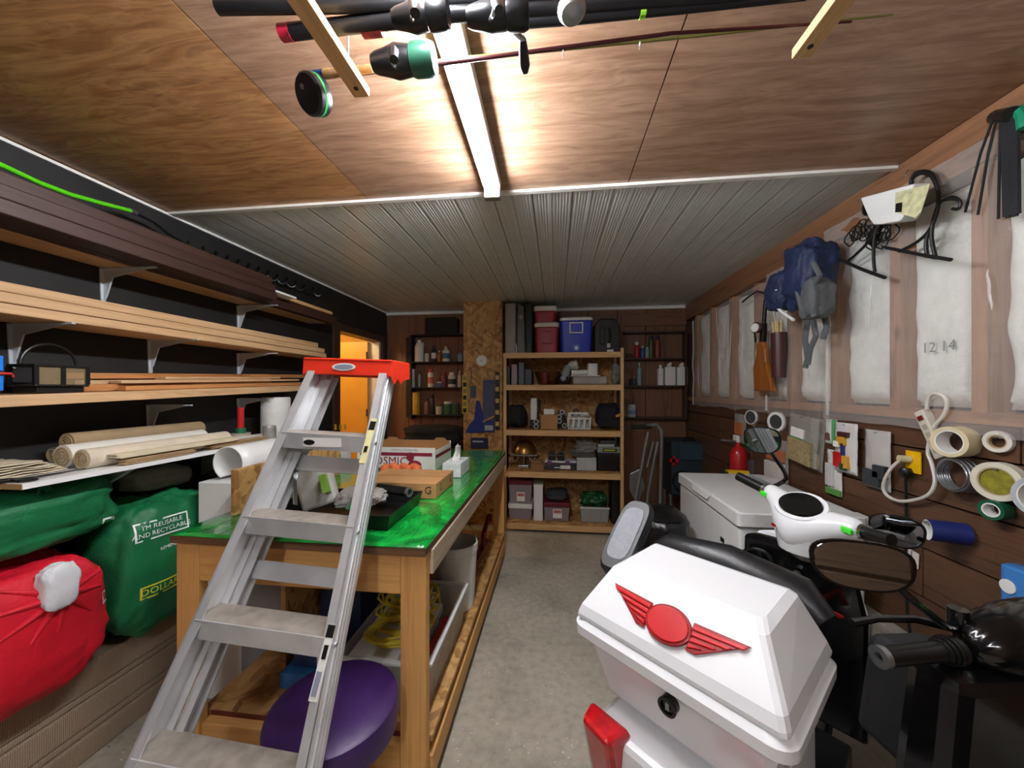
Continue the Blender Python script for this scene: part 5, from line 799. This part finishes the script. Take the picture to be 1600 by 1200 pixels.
q=P(1217,590,X=1.35); t=thing('arrow_quiver','dark brown leather quiver holding pale wooden arrows','quiver',q); qt=P(1217,520,X=1.35); MB().cyl(q,qt,.036,.042,n=24).build('tube',mat('brown_leather','472523',.4,var=.1),t,smooth=True)
for k in range(6): o=V((random.uniform(-.022,.022),random.uniform(-.024,.024),0)); MB().cyl(qt+o-V((0,0,.02)),qt+o*1.3+V((0,0,.06+.03*random.random())),.0055,n=8).build('arrow',mat('arrow_wood','d8bd8a',.6),t)
nav=mat('navy_nylon','1e2a4c',.6,var=.15,bump=.3); gry=mat('grey_nylon','56585a',.7,var=.1,bump=.3)
q=P(1250,450,X=1.27); t=thing('backpack','navy and grey backpack hanging from the top plate','backpack',q-V((0,0,.2)))
mb=bag('bp',None,'',P(1262,430,X=1.27),.085,.115,.165,81,wr=.2,pw=.6); mb.build('main_body',nav,t,smooth=60)
bag('bp2',None,'',P(1228,455,X=1.24),.08,.085,.10,84,wr=.16,pw=.6).build('front_pocket',nav,t,smooth=60); bag('bp3',None,'',P(1277,467,X=1.24),.06,.055,.09,87,wr=.12,pw=.55).build('side_pocket',gry,t,smooth=60)
MB().tube([P(x,y,X=1.20) for x,y in((1246,405),(1243,440),(1252,475),(1258,497))],.014,8,flat=.5).build('strap',gry,t,smooth=True); MB().tube([P(x,y,X=1.20) for x,y in((1270,410),(1281,430),(1265,455),(1272,495))],.012,8,flat=.5).build('strap',gry,t,smooth=True); MB().tube([P(x,y,X=1.33) for x,y in((1264,400),(1266,382),(1270,372),(1275,385),(1276,402))],.009,8).build('haul_loop',gry,t,smooth=True)
for pts in(((1262,500),(1258,530),(1262,560),(1258,575)),((1270,498),(1275,525),(1266,545),(1262,570)),((1285,480),(1292,510),(1286,530))): MB().tube([P(x,y,X=1.30) for x,y in pts],.013,8,flat=.4).build('hip_strap',gry,t,smooth=True)
MB().tube([P(x,y,X=1.19) for x,y in((1205,470),(1222,488),(1240,500))],.008,6).build('piping',M_white,t,smooth=True); text('-',.05,P(1213,452,X=1.16),(.3,-1,0),(0,0,1),M_white,t,'logo')
MB().tube([P(x,y,X=1.36) for x,y in((1160,472),(1172,462),(1183,455),(1196,458))],.006).solo('dark_strap',M_blackmat,'thin dark strap hooked under the top plate beside the backpack','strap')
# planter brackets with white bucket
iron=mat('black_iron','1c1b1a',.5,.4); t=thing('planter_bracket','pair of black iron scroll planter brackets hung on screw hooks','planter bracket',P(1400,440,X=1.30))
def ir(pts,x,r=.006): MB().tube(smoothp([P(a,b,X=x) for a,b in pts]),r,8).build('iron_bar',iron,t,smooth=True)
for x,dx,dy in((1.375,0,0),(1.345,4,3)):
    ir([(1425+dx,300+dy),(1424,280+dy),(1436,268+dy),(1455,272+dy),(1466,300),(1464,330),(1452,360),(1430,380),(1405,393)],x); ir([(1452,360+dy),(1448,372),(1447,385),(1449,402)],x); ir([(1463,330+dy),(1457,350),(1456,375),(1462,402)],x); ir([(1462,330),(1470,315),(1488,308+dy),(1500,315),(1498,326),(1488,326)],x,.005)
ir([(1385,387),(1440,398),(1486,406)],1.30,.006); ir([(1378,385),(1420,395),(1462,404)],1.36,.004)
for x,dx in((1.375,0),(1.35,3)): ir([(1353+dx,315),(1349,325),(1352,335),(1362,330),(1362,318),(1368,310),(1377,318),(1376,345),(1362,372),(1340,395),(1325,408)],x); ir([(1374,345),(1366,375),(1365,405),(1367,425)],x)
ir([(1312,405),(1345,420),(1383,434)],1.32,.007)
for k in range(16): c=P(1340+random.uniform(-12,60),360+random.uniform(-14,20),X=1.37); MB().tube([c+V((0,.028*math.cos(a)*(1+.3*math.sin(3*a+k)),.034*math.sin(a))) for a in [2*math.pi*i/14 for i in range(14)]],.0028,6,closed=True).build('scroll',iron,t,smooth=True)
for px,py in((1353,311),(1428,267)): q=P(px,py,X=1.385); MB().tube([q+V((.004,0,.0)),q+V((-.02,0,.004)),q+V((-.03,0,-.012)),q+V((-.022,0,-.022))],.003).build('hook',M_chrome,t,smooth=True)
t=thing('white_planter','white plastic half pot with printed yellow label wedged in the brackets','pot',P(1400,352,X=1.33)); pts=[(1368,308),(1457,285),(1440,335),(1432,345),(1398,350),(1390,350),(1382,340)]
a=[P(x,y,X=1.335) for x,y in pts]; b=[p+V((-.06,0,0)) for p in a]; MB().loft([a,b]).build('pot',M_white,t,bevel=.006); lab=[(1400,301),(1454,287),(1440,330),(1432,341),(1399,331)]; MB().prism([P(x,y,X=1.2725) for x,y in lab],(-.002,0,0)).build('label',mat('label_cream','c9c79a',.6,var=.25,nscale=50),t); MB().prism([P(x,y,X=1.2705) for x,y in((1400,318),(1410,316),(1409,331),(1399,332))],(-.001,0,0)).build('label_print',M_blackpl,t)
t=thing('strap_bundle','bundle of long black cable straps hanging at the top of the wall','straps',P(1560,340,X=1.36)); 
for x0,x1,y1 in((1552,1508,332),(1556,1528,336),(1560,1560,342),(1563,1572,338),(1568,1576,340),(1574,1580,336),(1580,1586,338),(1584,1590,334)): MB().tube([P(x0+4,174,X=1.37),P((x0+x1)/2+2,240,X=1.365),P(x1,y1,X=1.37)],.004 if x0<1562 else .008,6,flat=.6).build('strap',M_blackmat,t,smooth=True)
MB().cyl(P(1556,182,X=1.40),P(1580,178,X=1.36),.02,n=12).build('loop',M_blackpl,t,smooth=True); MB().tube([P(1590,172,X=1.38),P(1598,182,X=1.37),P(1600,200,X=1.37)],.014).solo('green_tie',mat('teal_tie','0d8a63',.5),'teal green strap at the top corner beside the black straps','strap',smooth=True)
q=P(1594,912,X=1.36); t=thing('blue_bottle','blue plastic container with white label at the wall','container',q-V((0,0,.05))); rbox(MB(),q.x-.03,q.x+.03,q.y-.07,q.y+.03,q.z-.06,q.z+.05,.02).build('body',mat('sky_blue','3f82c8',.35),t,smooth=True); MB().lathe(q+V((-.031,.0,-.01)),[(.02,0),(.02,.003)],20,ax=(-1,0,0)).build('label',M_paper,t); MB().box(q.x-.02,XR+.0,q.y-.06,q.y+.02,q.z-.07,q.z-.062).build('ledge',M_brown,t)
# ================= fishing rods on ceiling racks
t=thing('rod_rack','pale wooden rod rack arm screwed below the ceiling near the lamp','rod rack',P(565,145,Z=ZC-.10),0,'wooden rod rack arms'); lw=M_pineL('Y')
def arm(pa,pb,z,name='rod_rack',label='',first=None):
    a,b=P(*pa,Z=z),P(*pb,Z=z); b=a+(b-a)*1.6; return a,b
zr=ZC-.15
for (pa,pb,lb) in(((566,146),(470,0),'pale wooden rod rack arm left of the tube lamp'),((1252,84),(1315,0),'pale wooden rod rack arm to the right of the rods')):
    a,b=P(*pa,Z=zr),P(*pb,Z=zr); b=a+(b-a).normalized()*.75; o=t if pa[0]<600 else thing('rod_rack',lb,'rod rack',a,0,'wooden rod rack arms'); o['label']=lb; o.location=a; MATS[o.name]=Matrix.Translation(a)
    MB().bar(a,b,.042,.022).build('arm',lw,o,bevel=.002)
    for f in(.12,.6): q=a+(b-a)*f; MB().tube([q+V((.015,0,0)),q+V((.015,0,.15))],.0025,6).build('hanger_wire',M_steel,o)
    MB().cyl(a+(b-a).normalized()*.03+V((0,0,-.0125)),a+(b-a).normalized()*.03+V((0,0,-.009)),.006,n=10).build('screw',M_blackpl,o)
blk=mat('rod_black','16171a',.35); maro=mat('rod_maroon','4a1c20',.3)
def rod(pts,rs,z,label,m,grip=None,gm=None,name='fishing_rod',ext=1.0):
    w=[P(x,y,Z=z) for x,y in pts]; t=thing(name,label,'fishing rod',w[0],0,'fishing rods under the ceiling'); MB().tube(w,rs,10).build('blank',m,t,smooth=True)
    if grip: g0,g1,gr=grip; d=(w[1]-w[0]).normalized(); MB().cyl(w[0]+d*g0,w[0]+d*g1,gr,n=18).build('handle',gm or blk,t,smooth=True)
    return t,w
zq=zr+.022+.012
def spin_reel(t,px,py,z,sc=.9,face=(0,0,-1),green=False):
    q=P(px,py,Z=z); MB().bar(q+V((0,0,.06*sc)),q,.014,.02).build('reel_foot',blk,t,bevel=.003); ax=V((1,.03,0)).normalized()
    MB().lathe(q-ax*.03*sc,[(.016*sc,-.03*sc),(.02*sc,-.02*sc),(.024*sc,0),(.03*sc,.02*sc),(.026*sc,.05*sc)],22,ax=ax).build('reel_body',blk,t,smooth=True); MB().lathe(q+ax*.022*sc,[(.028*sc,0),(.03*sc,.006),(.03*sc,.035*sc),(.026*sc,.045*sc)],24,ax=ax).build('spool',mat('spool_green','2f6b55',.4) if green else blk,t,smooth=True)
    MB().tube([q+V((-.01,-.01,-.02*sc)),q+V((0,-.04*sc,-.04*sc)),q+V((.01,-.055*sc,-.02*sc))],.004).build('crank',M_steel,t,smooth=True); MB().lathe(q+V((.01,-.06*sc,-.03*sc)),[(.008,0),(.012,.012),(.009,.035)],14,ax=(.2,-.3,-1)).build('knob',blk,t,smooth=True)
t,w=rod([(455,50),(700,22),(1170,-5)],[.017,.0165,.007],zq,'thick black rod with red butt cap and label',blk); d=(w[1]-w[0]).normalized(); MB().lathe(w[0]-d*.028,[(.01,0),(.017,.004),(.0165,.026),(.018,.03)],16,ax=d).build('butt_cap',mat('butt_red','b0203a',.35),t,smooth=True); MB().lathe(P(580,44,Z=zq)-d*.02,[(.0178,0),(.0178,.045)],18,ax=d).build('label_band',mat('band_red','a03a3a',.4,var=.6,nscale=60),t,smooth=True); spin_reel(t,655,26,zq-.055,.9)
t,w=rod([(340,12),(600,8),(900,-8)],[.014,.014,.012],zq+.016,'black foam handled rod nearest the frame top',blk); spin_reel(t,775,24,zq-.072,.95); MB().tube([P(792,40,Z=zq-.07),P(812,58,Z=zq-.08),P(818,62,Z=zq-.08)],.006,8).build('crank_arm',M_steel,t,smooth=True); MB().lathe(P(817,62,Z=zq-.08),[(.007,0),(.010,.02),(.012,.045),(.007,.06)],14,ax=(0,.75,-.25)).build('crank_knob',blk,t,smooth=True)
t,w=rod([(500,122),(700,98),(1050,52),(1330,34)],[.0055,.0055,.004,.0025],zq,'slim maroon fly rod with blue reel seat',maro); d=(w[1]-w[0]).normalized(); q=P(490,118,Z=zq); MB().cyl(q-d*.035,q+d*.03,.011,n=16).build('reel_seat',mat('blue_anodised','2b62b8',.25,.7),t,smooth=True); MB().cyl(q+d*.03,q+d*.16,.012,.009,n=16).build('cork_grip',mat('cork','a07c50',.8,var=.2,nscale=60),t,smooth=True)
q=P(489,148,Z=zq-.045); t2=thing('fly_reel','round black fly reel with green line below the blue seat','fishing reel',q-V((0,0,.04))); ax=V((-.35,-.75,-.45)).normalized(); MB().lathe(q,[(.044,-.022),(.047,-.017),(.047,.012),(.042,.018),(.001,.020)],32,ax=ax).build('frame',blk,t2,smooth=True); MB().lathe(q,[(.0475,-.005),(.0475,.001)],32,ax=ax).build('line',mat('green_line','2fa84a',.4),t2); MB().cyl(q+ax*.016+V((-.005,0,.018)),q+ax*.028+V((-.005,0,.018)),.006,n=12).build('crank_knob',M_steel,t2,smooth=True); MB().bar(q+V((0,0,.035)),q+V((.0,.0,.05)),.012,.03).build('foot',blk,t2)
t,w=rod([(560,112),(720,92),(1100,55),(1395,23)],[.005,.005,.0035,.002],zq+.018,'olive striped spinning rod beside the fly rod',mat('rod_olive','6d6a30',.35)); spin_reel(t,628,96,zq-.045,1.15,green=True)
for px,py in((880,78),(1000,66)): q=P(px,py,Z=zq); MB().tube([q+V((0,0,0))+V((0,.006*math.cos(a),-.008+.008*math.sin(a))) for a in [2*math.pi*i/12 for i in range(12)]],.0012,5,closed=True).build('guide',M_steel,t)
t,w=rod([(800,35),(900,27),(1110,8),(1260,-4)],[.014,.014,.011,.006],zq+.036,'black rod with lime mark and guide rings',blk); MB().lathe(P(1000,18,Z=zq+.036),[(.0142,0),(.0142,.012)],14,ax=(1,0,0)).build('lime_mark',mat('lime_mark','8fd02a',.5),t); q=P(893,5,Z=zq-.03); MB().lathe(q,[(.001,0),(.02,.004),(.028,.02),(.02,.035),(.001,.04)],22,ax=(0,-.3,-1)).build('drag_knob',M_steel,t,smooth=True)
# ================= white scooter with top box
O=V((.1925,.7325,0)); RZ=math.atan2(.722,.692)
t=thing('motor_scooter','white motor scooter with top box and red winged emblem','scooter',O,RZ)
sw=mat('scooter_white','e6e8ea',.22,var=.01,coat=.5); gb=mat('gloss_black','0c0c0d',.18,var=.05,coat=.3)
def lb(mb,name,m,**k): return mb.build(name,m,t,world=False,**k)
def frus(x0,x1,y0,y1,z0,X0,X1,Y0,Y1,z1): return [[V((x0,y0,z0)),V((x1,y0,z0)),V((x1,y1,z0)),V((x0,y1,z0))],[V((X0,Y0,z1)),V((X1,Y0,z1)),V((X1,Y1,z1)),V((X0,Y1,z1))]]
zr_=.87
lb(MB().loft(frus(.06,.27,-.16,.16,.69,.02,.295,-.20,.20,zr_-.025)),'box_body',sw,bevel=.02)
rim=MB(); rbox(rim,-.005,.315,-.215,.215,zr_-.03,zr_,.035); lb(rim,'box_rim',sw,smooth=True)
lb(MB().loft([[V((0,-.21,zr_)),V((.31,-.21,zr_)),V((.31,.21,zr_)),V((0,.21,zr_))],[V((.012,-.20,zr_+.03)),V((.30,-.20,zr_+.03)),V((.30,.20,zr_+.03)),V((.012,.20,zr_+.03))],[V((.085,-.155,zr_+.10)),V((.29,-.155,zr_+.105)),V((.29,.17,zr_+.105)),V((.085,.17,zr_+.10))],[V((.12,-.14,zr_+.112)),V((.28,-.14,zr_+.116)),V((.28,.155,zr_+.116)),V((.12,.155,zr_+.112))]]),'box_lid',sw,bevel=.012)
# emblem on the rear slope of the lid
nrm=V((-.07,0,.073)).normalized(); ex=V((0,-1,0)); ey=nrm.cross(ex)*-1
if ey.z<0: ey=-ey
ec=V((.0445,.0,zr_+.0612))+nrm*.002; Mw=mw(t)
def emb(poly,h,name,m): mb=MB(); mb.prism([ec+ex*a+ey*b for a,b in poly],nrm*h); lb(mb,name,m,bevel=.0015)
er=mat('emblem_red','c40812',.35); er2=mat('emblem_dark','8e0c14',.3)
emb([(.046*math.cos(2*math.pi*i/32),.036*math.sin(2*math.pi*i/32)) for i in range(32)],.008,'emblem_disc',er2); emb([(.041*math.cos(2*math.pi*i/32),.031*math.sin(2*math.pi*i/32)) for i in range(32)],.011,'emblem_disc',er)
for s in(-1,1):
    for k in range(4): y0=.020-.011*k; emb([(s*.044,y0),(s*(.135-.022*k),y0+.006-.002*k),(s*(.128-.022*k),y0-.002),(s*.044,y0-.008)],.006,'emblem_wing',er)
    emb([(s*.042,.026),(s*.140,.030),(s*.06,-.026),(s*.042,-.026)],.003,'emblem_wing',er2)
lb(MB().cyl((.012,-.015,.80),(.024,-.015,.80),.017,n=24),'lock',gb,smooth=True); lb(MB().ring((.010,-.015,.80),(-1,0,-.1),.018,.013,.004),'lock_ring',M_blackpl); lb(MB().box(.008,.011,-.0185,-.0115,.793,.807),'lock_slot',M_steel)
# backrest pad and folded armrest
pad=MB(); pad.tube([V((.325,.19,zr_+.06)),V((.335,.15,zr_+.085)),V((.34,0,zr_+.095)),V((.335,-.15,zr_+.08)),V((.325,-.19,zr_+.05))],[.022,.036,.04,.036,.022],14,flat=1.2); lb(pad,'backrest_pad',mat('black_vinyl','151517',.4,var=.1,bump=.1),smooth=True); lb(MB().box(.30,.33,-.15,.15,.70,zr_+.05),'backrest_frame',gb,bevel=.006)
a,b=P(955,893,Y=1.04),P(1003,787,Y=1.19); d=(b-a).normalized(); sdv=V((.75,-.66,0)); sdv=(sdv-d*sdv.dot(d)).normalized(); nv=d.cross(sdv); nv=nv if nv.y<0 else -nv
def padring(off,k): 
    return [(a+b)/2+nv*off+d*((b-a).length/2*1.05*k*(abs(math.cos(q))**.45*math.copysign(1,math.cos(q))))+sdv*(.047*k*(abs(math.sin(q))**.6*math.copysign(1,math.sin(q)))) for q in [2*math.pi*i/32 for i in range(32)]]
MB().loft([padring(-.03,.85),padring(-.015,1),padring(.005,1),padring(.014,.92)]).build('armrest',mat('armrest_black','1c1c1e',.45),t,smooth=True); arm_=bpy.data.objects['armrest']; MB().loft([padring(.0142,.72),padring(.017,.70)]).build('armrest_inlay',mat('armrest_grey','84868c',.7,var=.1,nscale=80,bump=.2),arm_,smooth=True)
I=Mw.inverted(); MB().tube([a-nv*.02,a-nv*.025-V((0,0,.06)),Mw@V((.36,.16,.72)),Mw@V((.36,.14,.60))],.014).build('armrest_stem',gb,t,smooth=True)
# seat, body, wheels
lb(MB().loft([[V((.10+.55*u,-w_,z)) if s<0 else V((.10+.55*u,w_,z)) for s,u,w_,z in((-1,0,.10,.56),(-1,.5,.14,.56),(-1,1,.09,.54),(1,1,.09,.54),(1,.5,.14,.56),(1,0,.10,.56))],[V((.12+.52*u,-w_,z)) if s<0 else V((.12+.52*u,w_,z)) for s,u,w_,z in((-1,0,.09,.64),(-1,.5,.13,.66),(-1,1,.07,.64),(1,1,.07,.64),(1,.5,.13,.66),(1,0,.09,.64))]]),'seat',mat('black_vinyl','151517'),bevel=.03)
lb(MB().loft(frus(.0,.58,-.13,.13,.26,.02,.62,-.12,.12,.56)),'rear_body',sw,bevel=.03); lb(MB().box(.50,.92,-.15,.15,.20,.27),'floorboard',M_blackpl,bevel=.01)
for s in(-1,1): lb(MB().prism([V((-.055,.075*s,.70)),V((-.045,.15*s,.70)),V((.01,.165*s,.70)),V((.01,.06*s,.70))],(.04,0,-.17)),'tail_light',mat('tail_red','b8101a',.15,var=.3,nscale=40,coat=.5),bevel=.012)
lb(MB().loft(frus(-.02,.25,-.15,.15,.40,-.012,.26,-.148,.148,.685)),'tail_fairing',sw,bevel=.015)
tyre=mat('tyre','161616',.8)
for x in(.12,1.08): lb(MB().ring((x,-.05,.19),(0,1,0),.19,.11,.10,32),'tyre',tyre,smooth=True); lb(MB().cyl((x,-.04,.19),(x,.04,.19),.115,n=24),'wheel',M_steel,smooth=True)
lb(MB().tube([V((1.08+.215*math.cos(q),0,.19+.215*math.sin(q))) for q in [R(10+16*i) for i in range(10)]],.06,8,flat=.5),'front_mudguard',sw,smooth=True); lb(MB().tube([V((1.08,0,.2)),V((.95,0,.60)),V((.88,0,.86))],[.03,.04,.035],10),'fork',gb,smooth=True)
lb(MB().loft([[V((.90,-.19,.30)),V((.90,.13,.30)),V((.93,.13,.30)),V((.93,-.19,.30))],[V((.84,-.20,.70)),V((.84,.14,.70)),V((.90,.12,.70)),V((.90,-.18,.70))],[V((.82,-.17,.89)),V((.82,.13,.89)),V((.87,.10,.89)),V((.87,-.14,.89))]]),'inner_shield',gb,bevel=.02)
lb(MB().loft([[V((.93,-.20,.28)),V((.93,.14,.28)),V((.97,.08,.28)),V((.97,-.12,.28))],[V((.90,-.20,.70)),V((.90,.145,.70)),V((1.02,.05,.70)),V((1.02,-.10,.70))],[V((.87,-.15,.90)),V((.87,.11,.90)),V((.95,.03,.90)),V((.95,-.06,.90))]]),'front_shield',sw,bevel=.02)
lb(MB().ring((.785,.075,.80),(-.5,0,1),.05,.038,.03,28),'cup_holder',gb,smooth=True); lb(MB().box(.77,.83,.015,.135,.70,.80),'glove_box',gb,bevel=.012); lb(MB().cyl((.80,-.03,.80),(.82,-.03,.80),.012),'ignition',M_steel)
kq=Mw@V((.79,-.03,.79)); MB().tube([kq,kq+V((-.01,-.01,-.04))],.003).build('key',M_chrome,t); MB().box(kq.x-.02,kq.x-.008,kq.y-.012,kq.y-.004,kq.z-.09,kq.z-.04).build('key_tag',mat('brass_tag','9a8040',.4,.5),t)
MB().tube([Mw@V((.80,-.14,.72)),Mw@V((.77,-.12,.74)),Mw@V((.78,-.09,.71)),Mw@V((.80,-.06,.70))],.010,8,flat=.5).build('red_band',M_red,t,smooth=True)
# handlebar head: turned a little to the right
H=V((.80,1.275,.965)); bl=V((-.30,.94,.10)).normalized(); bf=V((.94,.30,0)).normalized(); U=V((0,0,1))
def hd(f,l,u): return H+bf*f+bl*l+U*u
def hring(l,rf,ru,cf=0,cu=0,n=20): return [hd(cf+rf*math.cos(q),l,cu+ru*math.sin(q)) for q in [2*math.pi*i/n for i in range(n)]]
MB().loft([hring(-.155,.030,.028,.0,.055),hring(-.12,.036,.034,.0,.052),hring(-.085,.055,.05,-.005,.03),hring(-.04,.085,.075,-.01,0),hring(0,.095,.085,-.012,-.008),hring(.04,.085,.075,-.01,0),hring(.085,.055,.05,-.005,.03),hring(.12,.036,.034,.0,.052),hring(.155,.030,.028,0,.06)]).build('head_cowl',sw,t,sub=1)
MB().lathe(hd(-.01,0,-.10),[(.03,0),(.075,.03),(.085,.08)],24).build('head_lower',sw,t,smooth=True)
dn=(U*.86-bf*.5).normalized(); dc=hd(-.03,0,.062); fa=bl; fb=dn.cross(fa)
def disc(rf,rl,off,name,m): MB().loft([[dc+dn*off+fa*rl*math.cos(q)+fb*rf*math.sin(q) for q in [2*math.pi*i/28 for i in range(28)]],[dc+dn*(off+.006)+fa*rl*.96*math.cos(q)+fb*rf*.96*math.sin(q) for q in [2*math.pi*i/28 for i in range(28)]]]).build(name,m,t,smooth=True)
disc(.064,.078,.004,'dash_bezel',sw); disc(.050,.064,.011,'dash_screen',gb)
v,f=ell(.009,.005); decal(v,f,hd(-.098,.03,.0),bl*-1,U,mat('reflector_red','9c1010',.2),t,'red_button',off=.006)
for s in(-1,1):
    g0,g1=hd(0,s*.155,.057),hd(-.01,s*(.275 if s>0 else .225),.07); MB().cyl(g0,g1,.0165,n=18).build('grip',M_blackpl,t,smooth=True); MB().cyl(g0-(g1-g0)*.05,g0+(g1-g0)*.1,.022,n=18).build('grip_collar',M_chrome,t,smooth=True); MB().tube([g0+bf*.03,g0+bf*.055+(g1-g0)*.3,g1+bf*.05],.007,8).build('brake_lever',M_steel,t,smooth=True)
    q=hd(-.033,s*.135,.055); MB().ob(q,bl*.014,U*.008,bf*.006).build('switch',mat('lime_switch','46e03c',.4),t,bevel=.003)
def mirror(t,c,rw,rh,n_,stalk,m=gb):
    c=V(c); n_=V(n_).normalized(); x=V((n_.y,-n_.x,0)).normalized(); y=x.cross(n_); y=y if y.z>0 else -y
    rg=lambda k,o:[c+n_*o+x*rw*k*math.copysign(abs(math.cos(q))**.75,math.cos(q))*(1+.12*math.sin(q))+y*rh*k*math.copysign(abs(math.sin(q))**.75,math.sin(q)) for q in [2*math.pi*i/32 for i in range(32)]]
    _=MB().loft([rg(.45,-.03),rg(.85,-.022),rg(1,-.006),rg(1,.0)]); sh=_.build('mirror_shell',m,t,smooth=True); MB().loft([rg(.92,.0005),rg(.91,.002)]).build('mirror_glass',mat('mirror_glass','a8acb0',.02,1,var=0),sh); MB().tube(smoothp(stalk),.007,8).build('mirror_stalk',m,t,smooth=True)
mc=P(1190,688,Y=1.42); mirror(t,mc,.062,.048,(-.8,-.6,.03),[mc+V((.03,.02,-.03)),mc+V((.055,.01,-.07)),mc+V((.07,-.02,-.13)),hd(.02,.17,.06)])
mc=P(1400,830,Y=1.18); mirror(t,mc,.058,.045,(-.75,-.7,.05),[mc+V((.0,.02,-.02)),mc+V((-.05,-.01,-.035)),hd(.02,-.16,.05)])
# ================= black scooter at the frame edge
O2=V((.97,.20,0)); RZ2=math.atan2(.99,-.15); t=thing('motor_scooter','glossy black motor scooter parked against the right wall','scooter',O2,RZ2); Mw2=mw(t)
H2=V((.985,.86,.90)); b2=V((-.985,-.17,0)); f2=V((-.17,.985,0))
def h2(f,l,u): return H2+f2*f+b2*l+U*u
def hr2(l,rf,ru,cf=0,cu=0,n=20): return [h2(cf+rf*math.cos(q),l,cu+ru*math.sin(q)) for q in [2*math.pi*i/n for i in range(n)]]
MB().loft([hr2(-.19,.03,.03,0,-.0),hr2(-.12,.05,.05,0,0),hr2(0,.10,.085,0,0),hr2(.12,.055,.055,0,0),hr2(.19,.032,.032,0,-.01)]).build('head_cowl',gb,t,sub=1)
g0,g1=h2(0,.20,-.012),h2(-.0,.355,-.02)
MB().cyl(g0,g1,.018,n=20).build('grip',M_blackpl,t,smooth=True); MB().ring(g1,b2,.02,.008,.012).build('bar_end',M_steel,t,smooth=True)
for k in range(5): MB().ring(g0+(g1-g0)*(.02+.05*k),b2,.024+.003*math.sin(k),.016,.006).build('grip_rib',M_blackpl,t,smooth=True)
MB().tube([h2(.03,.17,.01),h2(.06,.22,.012),h2(.065,.30,.012),h2(.06,.36,.008)],[.009,.008,.007,.009],8).build('brake_lever',gb,t,smooth=True); MB().ob(h2(-.06,.11,.02),b2*.016,U*.008,f2*.01).build('switch',mat('lime_switch','46e03c'),t,bevel=.003)
mc=P(1346,884,Y=.76); mirror(t,mc,.078,.045,(-.25,-1,.10),[mc+V((.06,.01,-.03)),P(1430,940,Y=.79),P(1478,978,Y=.83),h2(.03,.16,.02)]); MB().cyl(h2(.03,.16,.01),h2(.03,.16,.05),.016).build('mirror_base',gb,t,smooth=True)
def l2(mb,name,m,**k): return mb.build(name,m,t,world=False,**k)
l2(MB().loft(frus(.62,.74,-.17,.17,.28,.60,.70,-.14,.14,.86)),'leg_shield',gb,bevel=.03); l2(MB().loft(frus(.72,.86,-.09,.09,.55,.72,.84,-.075,.075,.80)),'front_cover',mat('cover_black','1d1d1f',.6),bevel=.02)
l2(MB().box(.2,.66,-.14,.14,.20,.27),'floorboard',M_blackpl,bevel=.01); l2(MB().loft(frus(-.42,.22,-.13,.13,.28,-.40,.24,-.12,.12,.62)),'rear_body',gb,bevel=.03); l2(MB().loft(frus(-.40,.24,-.13,.13,.62,-.37,.20,-.11,.11,.70)),'seat',mat('black_vinyl','151517'),bevel=.03)
for x in(-.30,.70): l2(MB().ring((x,-.05,.19),(0,1,0),.19,.11,.10,32),'tyre',tyre,smooth=True); l2(MB().cyl((x,-.04,.19),(x,.04,.19),.115,n=24),'wheel',M_steel,smooth=True)
q=P(1578,985,X=1.34); bag('hb',None,'',(1.33,q.y,q.z),.05,.06,.05,66,wr=.12).solo('helmet_bag',mat('black_bag_gloss','101012',.25,bump=.5,bscale=15),'glossy black plastic bag bundle hung at the wall by the blue container','bag',smooth=60)
